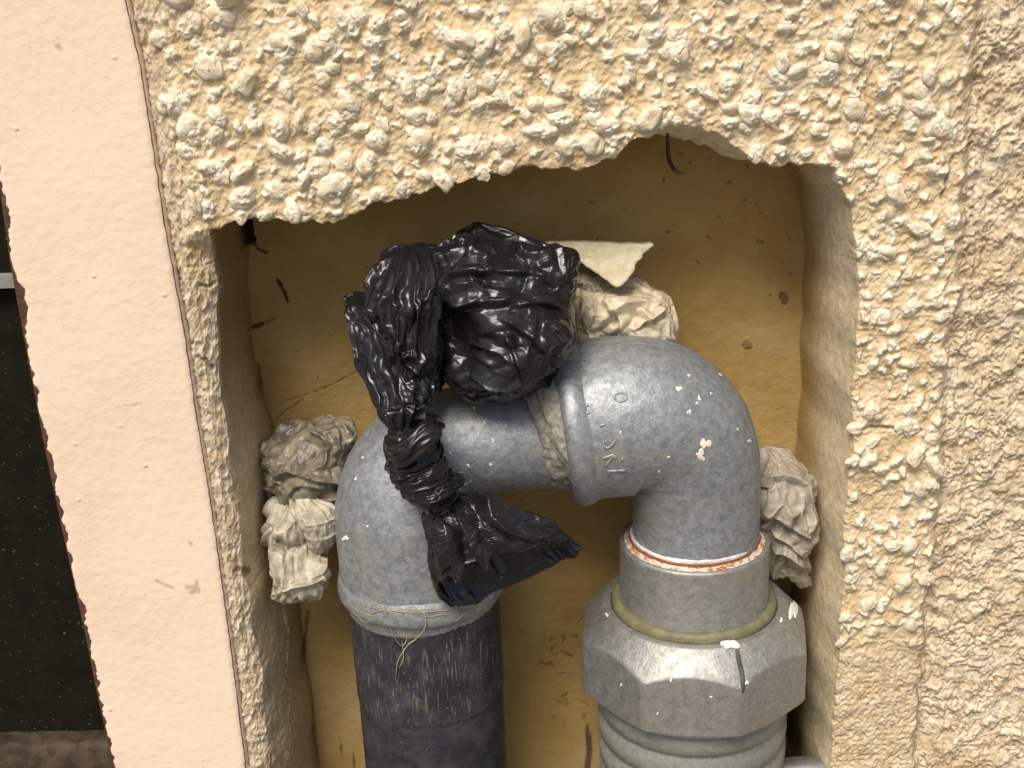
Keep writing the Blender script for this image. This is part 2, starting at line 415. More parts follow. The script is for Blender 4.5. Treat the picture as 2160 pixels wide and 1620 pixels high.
# lumps of the roughcast
H_l = np.zeros_like(X); K = np.zeros_like(X)
wx = fbm2(X, Z, 2.4, 3, 21)*2.2; wz = fbm2(X, Z, 2.4, 3, 25)*2.2
cands = []
gx = np.arange(-118, 165, 3.0)
for zc in np.arange(-140, 118, 3.0):
    for xc in gx:
        cands.append((xc+rng.uniform(-1.9, 1.9), zc+rng.uniform(-1.9, 1.9)))
cands = np.array(cands)
def samp(A, x, z):
    return A[np.clip(np.searchsorted(ZS, z), 0, len(ZS)-1), np.clip(np.searchsorted(XS, x), 0, len(XS)-1)]
dens = fbm2(cands[:, 0], cands[:, 1], 11, 2, 77)
rw = samp(rough, cands[:, 0], cands[:, 1])
keep = (rw > .45) & (np.interp(cands[:, 0], *TOP)-cands[:, 1] < -.8)|((rw > .45) & ((cands[:, 0] > 84) | (cands[:, 0] < -84)))
keep = keep & (rng.random(len(cands)) < np.clip(.70+.9*dens, .15, .97)*(.4+.6*rw))
cands = cands[keep]; n = len(cands)
R_ = np.clip(rng.lognormal(.55, .42, n), .8, 3.9)
left_ = cands[:, 0] < 60
R_ *= np.where(left_, 1.0, .86)
order = np.argsort(R_)
pebbles = []
nbig = 300
for rank, k in enumerate(order):
    x0, z0 = cands[k]; r = R_[k]
    asp = rng.uniform(.48, .95); an = rng.normal(.35, .9); hh = r*rng.uniform(.7, 1.15)
    big = rank >= n-nbig
    if big: pebbles.append((x0, z0, r, asp, an, hh))
    i0, i1 = np.searchsorted(XS, [x0-3.2*r, x0+3.2*r]); j0, j1 = np.searchsorted(ZS, [z0-3.2*r, z0+3.2*r])
    sub = (slice(j0, j1), slice(i0, i1))
    dx = X[sub]-x0+wx[sub]*(.35 if big else .6); dz = Z[sub]-z0+wz[sub]*(.35 if big else .6)
    ca, sa = math.cos(an), math.sin(an)
    a = (dx*ca+dz*sa)/r; b = (-dx*sa+dz*ca)/(r*asp)
    rr = np.sqrt(a*a+b*b)
    # rr measured; lump sags slightly downwards
    core = hh*np.sqrt(np.clip(1-rr**2.4, 0, 1))*(1-.12*b*0)
    skirt = .50*hh*np.exp(-(rr/1.4)**2)
    bump = np.maximum(core*(.85 if big else 1.0), skirt)
    cur = H_l[sub]; kk = .35
    H_l[sub] = np.maximum(cur, bump)+kk*np.exp(-np.abs(cur-bump)/kk)*.35*(bump > .05)
    K[sub] = np.maximum(K[sub], sst(1.12, .72, rr)*rng.uniform(.55, 1))
fr_w = vn2(X/3, Z/3, 38)
crk = sst(.10, 0, np.abs(vn2(X/1.9+fr_w, Z/1.9, 39)))
fr = fbm2(X, Z, 3.0, 4, 31, ridge=True); fr2 = fbm2(X, Z, 1.3, 3, 35)
H += rough*(H_l*(1.05+.22*fr2)+.30*fr2+.42*fr-.15*K*crk)
for _ in range(2):
    H_l = (H_l*2+np.roll(H_l, 1, 0)+np.roll(H_l, -1, 0)+np.roll(H_l, 1, 1)+np.roll(H_l, -1, 1))/6
# sandy zone on the right: lower, ragged, with dribbles beside the border
drib = np.exp(-((X-xSR-5)/5)**2)*fbm2(X*1.0, Z*.16, 1.5, 3, 41)*1.3
clod = np.clip(fbm2(X, Z, 5.5, 4, 45)*2.2, -.6, 1)
H += rightz*(-2.8+1.1*clod+1.2*fbm2(X, Z, 14, 2, 49)+(.55+.9*fbm2(X, Z, 12, 2, 43))*fbm2(X, Z, 1.9, 3, 47, ridge=True)+.8*sst(.25, .5, fbm2(X, Z, 4.2, 2, 46))+drib-2.2*sst(8, 0, X-xSR)*sst(P(1950, 1150, 0)[2], P(1950, 1300, 0)[2], Z))
H += zlow*(1-rightz)*(1-inside)*(.9*fbm2(X, Z, 6, 4, 48)+.5*fbm2(X, Z, 1.9, 3, 47, ridge=True))
# left strip and jamb: scraped, creased plaster sloping in
scr = fbm2(X*1.5, Z*.75+X*.2, 3.4, 4, 51, ridge=True)
H += leftz*(-.9+.75*scr+.6*fbm2(X, Z, 7, 3, 53))
jam = leftz*sst(zl+2, zl-6, Z); xj = np.maximum(xFL-13, np.interp(Z, *xline([(270, 0), (345, 460), (375, 580), (445, 1000), (520, 1620)], 0))+1.5)
H += -jam*np.clip((X-xj)/np.maximum(xFL-xj, 3), 0, 1)**1.5*4.5
yF = -H
yB = DEPTH+.9*fbm2(X, Z, 35, 3, 61)+.25*fbm2(X, Z, 5, 3, 63)
rs = (.7+.2*(X < 0))*fbm2(X*2, Z, 4, 4, 66)*sst(.97, .3, REC)
Y = yF*(1-REC)+yB*REC-rs*(REC > .005)
# the lip: render coat is undercut, so the face just above it curls a little
behind = sst(P(240, 300, 0)[0], P(200, 300, 0)[0], X-(-.16*(Z-40)))   # behind and left of the board
Y = Y+32*sst(-3, -14, X-np.interp(Z, *xline([(270, 0), (345, 460), (375, 580), (445, 1000), (520, 1620)], -2)))
# dirt with a shape of its own: cracks, holes, root marks, plus painted shade beside the nut
D = np.zeros_like(X)
def stroke(pts, wpx, y=DEPTH, eng=.5, strength=1.):
    global Y
    q = np.array([P(u, v, y) for u, v in pts]); c = cr(q, max(len(q)*8, int(np.linalg.norm(np.diff(q, axis=0), axis=1).sum()/.35)))
    x0, x1, z0, z1 = c[:, 0].min()-3, c[:, 0].max()+3, c[:, 2].min()-3, c[:, 2].max()+3
    i0, i1 = np.searchsorted(XS, [x0, x1]); j0, j1 = np.searchsorted(ZS, [z0, z1]); sub = (slice(j0, j1), slice(i0, i1))
    d = np.full(X[sub].shape, 99.)
    for a in c: d = np.minimum(d, np.hypot(X[sub]-a[0], Z[sub]-a[2]))
    d = d+.35*vn2(X[sub]/1.1, Z[sub]/1.1, 90)
    wmm = MM(wpx, 1080, 810, y)/2; m = sst(wmm+.35, max(wmm-.25, 0), d)
    m = m*np.clip(1.5-np.abs(Y[sub]-y)/8, 0, 1)
    D[sub] = np.maximum(D[sub], m*strength); Y[sub] += m*eng
stroke([(520, 440), (522, 480), (528, 505)], 20, eng=2.0); stroke([(530, 505), (545, 525), (560, 532)], 4)
stroke([(585, 590), (597, 612), (606, 635)], 6); stroke([(535, 690), (552, 684)], 9, strength=.8); stroke([(560, 680), (580, 672)], 3, strength=.5)
stroke([(600, 845), (640, 835), (700, 812), (760, 780)], 2, strength=.5, eng=.3); stroke([(560, 905), (600, 870), (640, 842)], 2, strength=.4, eng=.3)
stroke([(545, 770), (552, 830), (548, 870)], 3, strength=.5)
for _ in range(24):
    u, v = 1185+rng.normal()*28, rng.uniform(1290, 1560); stroke([(u, v), (u+rng.uniform(-12, 12), v+rng.uniform(-10, 10)), (u+rng.uniform(-14, 14), v+rng.uniform(-12, 12))], rng.uniform(1, 4), strength=rng.uniform(.3, .8), eng=.1)
stroke([(1238, 1540), (1244, 1580), (1240, 1620)], 12, strength=.8)
stroke([(1652, 625), (1657, 636)], 15, eng=.6, strength=.6); stroke([(1573, 722), (1576, 726)], 16, eng=-.6, strength=.4)
stroke([(650, 1290), (640, 1400), (655, 1500), (668, 1600)], 6, strength=.6); stroke([(720, 1580), (745, 1600), (750, 1620)], 6, strength=.7)
D = np.maximum(D, .93*sst(14, 30, Y)*sst(P(1700, 1180, DEPTH)[2], P(1700, 1300, DEPTH)[2], Z)*sst(82, 86, X+1.5*vn2(X/3, Z/3, 5))*(X < 100))  # shade of the deep gap beside the nut, painted into the lining colour
stroke([(425, 600), (438, 606), (452, 600)], 7, y=3, strength=.5, eng=.8); stroke([(400, 560), (425, 562), (450, 555)], 3, y=3, strength=.4)
stroke([(395, 712), (410, 716)], 8, y=4, strength=.6); stroke([(425, 745), (442, 760), (450, 775)], 7, y=4, strength=.6)
stroke([(500, 1195), (512, 1200), (520, 1215)], 10, y=4, strength=.7); stroke([(2010, 330), (1985, 420)], 5, y=0, strength=.6)
stroke([(1958, 1250), (1946, 1400), (1932, 1590)], 5, y=1, strength=.55); stroke([(1800, 905), (1850, 900), (1940, 905)], 6, y=0, strength=.15, eng=1)
stroke([(345, 470), (362, 540), (378, 590)], 5, y=0, strength=.9)
RB = [(268, 0), (298, 130), (319, 260), (337, 380), (352, 480), (372, 590), (393, 700), (418, 880), (445, 1040), (468, 1200), (492, 1380), (522, 1620)]
stroke([(u+2, v) for u, v in RB], 1.5, y=0, strength=.55, eng=.6)
for _ in range(38):
    u, v = rng.uniform(1240, 1690), rng.uniform(330, 640)
    if rng.random() < .6: u = 1560+rng.normal()*90; v = 430+rng.normal()*90
    if 1180 < u < 1700: stroke([(u, v), (u+rng.uniform(-6, 6), v+rng.uniform(-6, 6))], rng.uniform(1, 4), strength=rng.uniform(.4, .8), eng=.1)
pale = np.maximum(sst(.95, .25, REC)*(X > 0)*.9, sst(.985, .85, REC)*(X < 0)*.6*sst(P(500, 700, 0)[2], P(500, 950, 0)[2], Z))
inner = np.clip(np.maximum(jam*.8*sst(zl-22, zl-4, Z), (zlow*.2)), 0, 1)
sand = np.clip(np.maximum(leftz*.75, zlow*.6), 0, 1)

G = np.stack([X, Y, Z], -1)
nrm = np.cross(np.gradient(G, axis=1), np.gradient(G, axis=0)); nrm /= np.linalg.norm(nrm, axis=-1, keepdims=True)
wall = thing('rendered_wall', 'cream roughcast wall with a recess cut for the pipes', 'wall', (0, 0, -620))
NZ, NX = X.shape
F = gridfaces(NZ, NX, False)
cls_v = np.where(inside, 1, np.where(rightz > .5, 2, 0)).ravel()
cls_f = cls_v[F[:, 0]]
Vall = G.reshape(-1, 3)
def wallpart(name, c, mat, attrs):
    f = F[cls_f == c]; used = np.unique(f); mp = np.full(len(Vall), -1); mp[used] = np.arange(len(used))
    o = ob(name, Vall[used], [mp[f]], mat, wall)
    for an, A in attrs.items():
        at = o.data.attributes.new(an, 'FLOAT', 'POINT'); at.data.foreach_set('value', A.ravel()[used].astype(np.float32))
    o.data.normals_split_custom_set_from_vertices(nrm.reshape(-1, 3)[used].astype(float).tolist())
    return o
coat = wallpart('roughcast_coat', 0, M['rough'], dict(knob=K*rough, sand=sand, inner=inner, dirt_shade=D))
rec_o = wallpart('recess_lining', 1, M['recess'], dict(pale=pale, dirt_shade=D))
side_o = wallpart('sandy_render', 2, M['sand'], dict(dirt_shade=D))

# the largest lumps are stones of their own set in the coat
def ico(sub):
    import bmesh
    bm = bmesh.new(); bmesh.ops.create_icosphere(bm, subdivisions=sub, radius=1.0)
    V = np.array([v.co[:] for v in bm.verts]); Fc = np.array([[v.index for v in f.verts] for f in bm.faces]); bm.free(); return V, Fc
IV, IF = ico(3)
pm = []
for k in range(16):
    d = 1+.50*fbm3(IV+k*7.7, .9, 2, k)+.16*fbm3(IV+k*3.3, .4, 2, k+3)-.45*crumple(IV+k*2.1, .9, k, 2)
    me = mesh_np('pebble', IV*d[:, None]*.002, [IF]); me.materials.append(M['pebble']); pm.append(me)
for k, (x0, z0, r, asp, an, hh) in enumerate(pebbles[::-1]):
    yb = samp(yF, x0, z0)
    o = bpy.data.objects.new('pebble', pm[k % 16]); COL.objects.link(o); o.parent = coat
    yy = yb+hh*.50
    o.location = tuple((np.array([x0, yy, z0])-WL[wall])/1000)
    # lump's long axis turned in the plane of the wall, then its depth set
    R = r*1.0/2
    o.scale = (R, hh*.58/2, R*asp)
    o.rotation_euler = (rng.uniform(-.25, .25), -an, rng.uniform(-.25, .25))

# ------------------------------------------------------------------ painted board on the left
def board():
    root = thing('painted_board', 'smooth peach painted board with a chipped rusty left edge', 'board', P(260, 810, 5))
    y0 = -1.0; zs = np.arange(-150, 125, .42)
    zs = np.concatenate([[-620, -400, -220], zs, [200, 500, 1600]])
    RBx = xline(RB, y0); LBx = xline([(-70, 0), (0, 405), (22, 560), (48, 700), (95, 950), (138, 1150), (180, 1340), (208, 1480), (240, 1620)], y0)
    def edge(tab, z):
        x = np.interp(z, *tab); zz, xx = tab
        lo = z < zz[0]; hi = z > zz[-1]
        x = np.where(lo, xx[0]+(z-zz[0])*(xx[1]-xx[0])/(zz[1]-zz[0])*.3, x); return np.where(hi, xx[-1]+(z-zz[-1])*(xx[-1]-xx[-2])/(zz[-1]-zz[-2])*.3, x)
    xr = edge(RBx, zs)+.25*vn2(zs/3, zs*0, 5); xl = edge(LBx, zs)
    # core slab with round right arris
    prof = [(0, 24), (0, .55), (.06, .45), (.5, .42), (1, .45), (1, 24)]
    rows = []
    for a, b in zip(xl-.2, xr-.5):
        rows.append([(a+(b-a)*t, d) for t, d in prof])
    A = np.array(rows); Gc = np.stack([A[..., 0], y0+A[..., 1], np.repeat(zs[:, None], len(prof), 1)], -1)
    loft('board_core', Gc, M['rust'], root, smooth=False)
    # paint skin: jagged on the left, wrapped round the right arris
    jag = .75+.8*np.clip(vn2(zs/2.9, zs*0+4.3, 8), -.6, 1)+.45*vn2(zs/1.1+.8*vn2(zs/5, zs*0, 3), zs*0+7.4, 9)+2.0*np.clip(vn2(zs/11, zs*0+2.5, 12), -.1, 1)
    jag = np.clip(jag, .25, 3.2)
    nx = 150; t = np.linspace(0, 1, nx)
    XX = (xl+jag)[:, None]+((xr-xl-jag)[:, None])*t[None]; ZZ = np.repeat(zs[:, None], nx, 1)
    dr = (xr[:, None]-XX); rd = np.clip(1-dr/2.2, 0, 1); dl = XX-XX[:, :1]
    YY = y0+2.2*(1-np.sqrt(np.clip(1-rd**2, 0, 1)))*.8-.12*fbm2(XX, ZZ, 9, 3, 5)-.05*fbm2(XX, ZZ, 2.2, 3, 6)+.2*np.exp(-dl/.6)*(1+0*XX)
    front = np.stack([XX, YY, ZZ], -1)
    wrap = front[:, -1:].copy(); wrap[..., 1] = y0+22
    lback = front[:, :1].copy(); lback[..., 1] += .38
    Gs = np.concatenate([lback, front, wrap], 1)
    o = loft('paint_skin', Gs, M['board'], root, close=False)
    dd = np.zeros(Gs.shape[:2])
    for pts, wd in [([(330, 1225), (345, 1232), (365, 1240)], .5), ([(395, 1238), (412, 1240), (405, 1250)], .9), ([(415, 1228), (418, 1248)], .7), ([(120, 95), (125, 100)], .8), ([(400, 1145), (404, 1147)], .5), ([(245, 858), (300, 850)], .1)]:
        c = cr(np.array([P(u, v, y0) for u, v in pts]), 30)
        d = np.full(dd.shape, 99.)
        for a in c: d = np.minimum(d, np.hypot(Gs[..., 0]-a[0], Gs[..., 2]-a[2]))
        dd = np.maximum(dd, sst(wd+.3, wd*.3, d+.3*vn2(Gs[..., 0]/.8, Gs[..., 2]/.8, 3))*.5)
    at = o.data.attributes.new('dirt_shade', 'FLOAT', 'POINT'); at.data.foreach_set('value', dd.ravel().astype(np.float32))
    bmod = None
board()

def slab(name, pts, y0, y1, mat, parent=None, bev=.6, rough_=.0):
    """a slab whose front outline is given as world x,z points"""
    p = np.array(pts, float); n = len(p); c = p.mean(0); sh = p+(c-p)/np.linalg.norm(c-p, axis=1, keepdims=True)*bev
    G = np.stack([np.column_stack([p[:, 0], np.full(n, y1), p[:, 1]]), np.column_stack([p[:, 0], np.full(n, y0+bev), p[:, 1]]), np.column_stack([sh[:, 0], np.full(n, y0), sh[:, 1]])])
    return loft(name, G, mat, parent, smooth=False)
def xz(u, v, y): q = P(u, v, y); return (q[0], q[2])
# dark metal panel behind the board
pr = thing('metal_panel', 'dark speckled metal panel behind the left edge of the peach board', 'panel', P(60, 1500, 14))
a = xz(260, 1535, 14); b = xz(-300, 1575, 14)
slab('panel_sheet', [(a[0]+14, a[1]), (a[0]+14, 300), (-700, 300), (-700, b[1]), (b[0], b[1])], 14, 20, M['darkmetal'], pr)
a = xz(24, 583, 10); b = xz(24, 606, 10)
slab('cross_rail', [(a[0]+3, a[1]), (-300, a[1]+1), (-300, b[1]+1), (a[0]+3, b[1])], 9, 14, M['greybar'], pr)
a = xz(260, 1572, 6); 
lx = np.linspace(-420, a[0]+12, 120); prof = [(30, -30), (8, -30), (6.3, -1.5), (7.5, -.3), (10, 0), (30, 0.5)]
lg = np.array([[(x, y-.4*vn2(np.array(x/4.), np.array(1.), 4), a[1]+.03*(a[0]-x)+z+.5*float(vn2(np.array(x/5.), np.array(y/3.), 2))) for y, z in prof] for x in lx])
lo_ = loft('stone_ledge', lg, M['ledge'], None); tag(lo_, 'worn brown stone ledge under the dark metal panel', 'ledge')

# ------------------------------------------------------------------ the pipe run: black pipe, two galvanised elbows, union nut
YP = 8.0
pipe = thing('gas_pipe', 'grey galvanised pipe bend joining a black pipe to a big octagonal nut', 'pipe', P(1180, 1000, YP))
# black pipe
a = P(897, 1290, YP); rb = MM(157, 897, 1290, YP); cxL = a[0]
zt = P(897, 1225, YP)[2]; zthr = P(897, 1290+150, YP)[2]-1.0
prof = [(rb-.25, zt)]+[(rb-.25, z) for z in np.linspace(zt, -170, 60)[1:]]+[(rb-.25, -620)]
Gp = lathe(cxL, YP, prof, 128); bp = loft('black_pipe', Gp, M['bpipe'], pipe, flip=True)
zz = np.linspace(zt, zthr, 60); ph = np.linspace(0, 2*np.pi, 360, endpoint=False)
gro = .16*fbm2(np.repeat(ph[None]*rb, 60, 0), np.repeat(zz[:, None]*.05, 360, 1), .8, 2, 3)
end = .9*vn2(ph*rb/1.3, ph*0, 5)
Zg = zz[:, None]+np.linspace(0, 1, 60)[:, None]**6*end[None]
Rg = rb+.05+gro; Rg[-1] -= .4; Rg[0] -= .4
thr_o = loft('threaded_end', np.stack([cxL+Rg*np.cos(ph), YP+Rg*np.sin(ph), Zg], -1), M['bthread'], pipe, cap=False, flip=True)

def elbow(name, pts, seed, m=128, n=150):
    """pts rows: u, v, y, r(px)"""
    q = np.array([[*P(u, v, y), MM(r, u, v, y)] for u, v, y, r in pts]); c = cr(q, n)
    G = sweep(c[:, :3], c[:, 3], m); 
    G = G+gnormal(G)[...]*(.22*fbm3(G, 9, 3, seed)+.05*fbm3(G, 1.6, 2, seed+5))[..., None]
    return loft(name, G, M['zinc'], pipe), c
e1, c1 = elbow('elbow', [(893, 1262, YP, 158), (889, 1215, YP, 169), (885, 1160, YP, 170), (880, 1105, YP, 171), (879, 1060, YP, 170), (886, 1012, YP, 160), (910, 967, YP, 142), (950, 940, YP, 124), (1000, 931, YP, 113),
                         (1060, 926, YP, 112), (1110, 920, YP, 114), (1150, 914, YP, 118)], 3)
e2, c2 = elbow('elbow', [(1206, 892, YP, 166), (1235, 888, YP, 168), (1280, 880, YP, 170), (1330, 876, YP, 170), (1380, 884, YP, 166), (1425, 912, YP, 157), (1452, 955, YP, 147), (1463, 1005, YP, 139), (1467, 1060, YP, 134), (1468, 1110, YP, 132), (1467, 1150, YP, 130)], 9)
def bead(name, pts, parent, mat, rag=0., m=128, n=40):
    q = np.array([[*P(u, v, y), MM(r, u, v, y)] for u, v, y, r in pts]); c = cr(q, n)
    G = sweep(c[:, :3], c[:, 3], m); G = G+gnormal(G)*(rag*fbm3(G, 1.8, 3, 3)+.1*fbm3(G, 5, 2, 5))[..., None]
    WL[parent] = WL[parent]; return loft(name, G, mat, parent)
def collar(C, C2, prof, parent, m=160):
    """rim turned about the straight axis from C towards C2; prof rows: distance along it px, radius px"""
    c, c2 = P(C[0], C[1], YP), P(C2[0], C2[1], YP); ax = (c2-c)/np.linalg.norm(c2-c); k_ = MM(1, C[0], C[1], YP)
    q = cr(prof, 60)*k_; sd = np.cross(ax, [0, 1, 0]); sd /= np.linalg.norm(sd); sd2 = np.cross(ax, sd); f = np.linspace(0, 2*np.pi, m, endpoint=False)
    G = c+q[:, None, :1]*ax+q[:, None, 1:]*(sd*np.cos(f)[None, :, None]+sd2*np.sin(f)[None, :, None])
    G = G+gnormal(G)*(.12*fbm3(G, 2.5, 2, 3)+.16*fbm3(G, 8, 2, 5))[..., None]
    return loft('bead', G, M['zinc'], parent, cap=False)
collar((890, 1212), (885, 1150), [(34, 164), (26, 168), (14, 174), (0, 177), (-16, 177), (-28, 172), (-36, 162), (-37, 150)], e1)
collar((1206, 892), (1300, 878), [(44, 164), (34, 168), (22, 174), (8, 177.5), (-6, 176), (-15, 170), (-19, 161), (-17, 145)], e2)
# seal tape wound on the male thread
bead('seal_tape', [(1138, 916, YP, 112), (1146, 914, YP, 124), (1156, 910, YP, 132), (1166, 905, YP, 138), (1176, 901, YP, 149), (1186, 897, YP, 155), (1196, 895, YP, 155)], pipe, M['tape'], .8)
# casting marks, paint splash
t1, t2, t3, t4 = bvh(e1), bvh(e2), bvh(bp), bvh(thr_o)
def marks(name, strokes, r, trees, mat, parent, off=0.):
    V, Fq, F3, k = [], [], [], 0
    for s in strokes:
        p = [hit(trees, u, v, off)[0] for u, v in s]; p = [x for x in p if x is not None]
        if len(p) < 2: continue
        c = cr(p, len(p)*5); t = c[-1]-c[0]; G = sweep(c, np.full(len(c), r)*(1-.5*np.linspace(-1, 1, len(c))**4), 8, (0, 1, 0))
        n_, m_ = G.shape[:2]; V.append(G.reshape(-1, 3)); Fq.append(gridfaces(n_, m_, True)+k); 
        j = np.arange(1, m_-1); F3.append(np.stack([0*j, j+1, j], -1)+k); F3.append(np.stack([0*j, j, j+1], -1)+k+(n_-1)*m_); k += n_*m_
    return ob(name, np.vstack(V), [np.vstack(Fq), np.vstack(F3)], mat, parent)
marks('casting_letters', [[(1272, 930), (1278, 945), (1292, 938), (1298, 928)], [(1277, 928), (1284, 940)], [(1270, 968), (1296, 958)], [(1276, 985), (1294, 962), (1300, 972)],
       [(1280, 994), (1322, 992)], [(1300, 970), (1302, 994)], [(1312, 965), (1324, 998)], [(1283, 994), (1286, 1003)],
       [(1233, 856), (1242, 855)], [(1235, 872), (1245, 870)], [(1264, 898), (1278, 895)]], .42, [t2], M['zinc'], e2)
marks('casting_ring', [[(1310+14*math.cos(t), 838+9*math.sin(t)) for t in np.linspace(0, 6.28, 9)]], .3, [t2], M['zinc'], e2)
marks('casting_numeral', [[(962, 1004), (968, 998), (978, 997), (981, 1004), (975, 1014), (976, 1022), (985, 1021), (994, 1014)]], .30, [t1], M['zinc'], e1)
marks('casting_slash', [[(942, 1004), (952, 1024), (962, 1040)]], .28, [t1], M['white'], e1)
def splat(name, u0, v0, ru, rv, trees, mat, parent, seed, th=.18, ell=None):
    r_ = np.random.default_rng(seed); m, n = 28, 5; G = []
    def hh(f, i, o):
        for q in (1, .85, .7, .5, .3, .1, 0):
            x = hit(trees, u0+ru*f*q*rad[i]*math.cos(ph[i]), v0+rv*f*q*rad[i]*math.sin(ph[i]), o)[0]
            if x is not None: return x
    ph = np.linspace(0, 6.2832, m, endpoint=False); rad = 1+.35*np.sin(2*ph+r_.uniform(0, 6))+.25*np.sin(3*ph+r_.uniform(0, 6))+.15*np.sin(5*ph+r_.uniform(0, 6))
    for k, (f, o) in enumerate([(1.02, -.1), (1, th*.5), (.85, th), (.5, th*1.1), (.15, th*1.15)]):
        row = [hh(f, i, o) for i in range(m)]
        if any(x is None for x in row): return
        G.append(row)
    return loft(name, np.array(G), mat, parent)
splat('paint_spot', 1488, 936, 9, 11, [t2], M['cream'], e2, 2); splat('paint_spot', 1478, 960, 10, 9, [t2], M['cream'], e2, 5)
for k, (u, v, r) in enumerate([(1432, 820, 5), (1455, 868, 3), (1470, 850, 2.5), (1450, 870, 2), (1410, 964, 2.5), (1581, 930, 3), (1237, 1004, 4), (1309, 912, 2.5), (1360, 700+8, 3), (1453, 792, 2.5), (1500, 830, 2), (1475, 840, 3.5), (1520, 790, 2.5), (1556, 905, 2), (1390, 995, 2)]):
    splat('paint_spot', u, v, r, r*1.2, [t2], M['cream'], e2, 20+k, .1)
for k, (u, v, r) in enumerate([(1022, 890, 3), (1040, 929, 3), (948, 928, 2.5), (988, 982, 3), (1035, 980, 2.5), (1068, 898, 2), (950, 955, 2), (1000, 860, 2), (765, 965, 2), (750, 1010, 2.5), (728, 1135, 5), (775, 1110, 2)]):
    splat('paint_spot', u, v, r, r*1.2, [t1], M['white'], e1, 50+k, .1)

# union: sleeve, rubber ring, octagonal nut, threaded body
cx, zr = P(1464, 1134, YP)[0], P(1464, 1134, YP)[2]
rs_ = MM(157, 1464, 1134, YP); re_ = MM(131, 1464, 1134, YP)
z2 = P(1463, 1262, YP)[2]; k = MM(1, 1463, 1262, YP)
ring = [(re_-1, zr-2), (re_+.4, zr+.3), (re_+1.0, zr+.45), (re_+1.4, zr-.1), (re_+2.0, zr-.1), (rs_-1.1, zr-.5), (rs_-.7, zr-.6)]
M['rustline'] = simple('rust', (.30, .085, .018), (.16, .05, .02), 1.5, .8)
M['sealant'] = simple('grey_white_sealant', (.42, .37, .31), (.66, .61, .54), 1.8, .6, bd=.6, bs=.8, speck=(.36, .13, .04), thr=.56)
M['whiteseal'] = simple('white_sealant', (.60, .58, .56), (.80, .79, .78), 1.5, .5, bd=.5, bs=.8)
pr1 = cr([(re_-1, zr+1.5), (re_+.25, zr+2.4), (re_+.45, zr+1.3), (re_-.5, zr+.4)], 20); G1 = lathe(cx, YP, [tuple(x) for x in pr1], 160); G1 = G1+gnormal(G1)*(.25*fbm3(G1, 2.2, 3, 17))[..., None]
loft('white_sealant', G1, M['whiteseal'], pipe, flip=True)
pr1 = cr([(re_-.5, zr+1.2), (re_+.55, zr+1.15), (re_+.85, zr+.55), (re_+.3, zr-.5)], 20); G1 = lathe(cx, YP, [tuple(x) for x in pr1], 160); G1 = G1+gnormal(G1)*(.2*fbm3(G1, 2, 3, 18))[..., None]
loft('rust_line', G1, M['rustline'], pipe, flip=True)
pj = cr([(a, b) for a, b in ring], 60); Gj = lathe(cx, YP, [tuple(x) for x in pj], 160); Gj = Gj+gnormal(Gj)*(.38*fbm3(Gj, 1.7, 3, 7))[..., None]
loft('old_sealant', Gj, M['joint'], pipe, flip=True)
rim = [(rs_-2.2, zr-3), (rs_-1.3, zr-.1), (rs_-.5, zr), (rs_-.05, zr-.45), (rs_, zr-1.2), (rs_, z2+2), (rs_+.15, z2+1.5), (rs_+.6, z2+.9), (rs_+.6, z2-4)]
loft('sleeve', lathe(cx, YP, rim, 160), M['nut'], pipe, flip=True)
ro = 168*k
loft('rubber_ring', lathe(cx, YP, [(rs_, z2+1.2), (rs_+.5, z2+2.0), (ro-.1, z2+1.6), (ro+.5, z2+.7), (ro+.7, z2-3)], 128), M['olive'], pipe, flip=True)
# nut
ph = np.linspace(0, 2*np.pi, 480, endpoint=False); ang0 = math.radians(-90-9.5)
Rn = 249*k; seg = math.pi/4; lo_a = (ph-ang0+seg/2) % seg-seg/2
oct_ = Rn*math.cos(seg/2)/np.cos(lo_a); oct_ = np.minimum(oct_, Rn*.992)
zf = z2-.4; rin = ro+.75; rc = 190*k
hside = 27.0; slope = 1.08
rows = []
def row(r, z): rows.append(np.stack([cx+r*np.cos(ph), YP+r*np.sin(ph), z+0*ph], -1))
row(np.full(480, rin), np.full(480, zf-4)); row(np.full(480, rin), np.full(480, zf-.3)); row(np.full(480, rin+.35), np.full(480, zf))
for f in (.3, .9): row(np.full(480, rin+(rc-rin)*f), np.full(480, zf-.05))
for f in np.linspace(.03, .985, 12): r = rc+(oct_-rc)*f; row(r, zf-(r-rc)*slope)
ztop = zf-(oct_-rc)*slope
row(oct_, ztop-.35)
zb = zf-hside; 
for f in (.2, .4, .6, .8, .97): row(oct_, (ztop-.35)*(1-f)+f*(zb+1.6+(Rn-oct_)*-.4+.8))
rcb = 224*k
for f in np.linspace(.03, 1, 6): r = oct_+(rcb-oct_)*f; row(r, zb+(2.4-(Rn-oct_)*.4)*(1-f))
row(np.full(480, rcb-5), np.full(480, zb-.1))
Gn = np.array(rows); Gn = Gn+gnormal(Gn)*(.10*fbm3(Gn, 6, 3, 4)+.03*fbm3(Gn, 1.2, 2, 6))[..., None]
nut_o = loft('union_nut', Gn, M['nut'], pipe, cap=False, flip=True)
tn = bvh(nut_o)
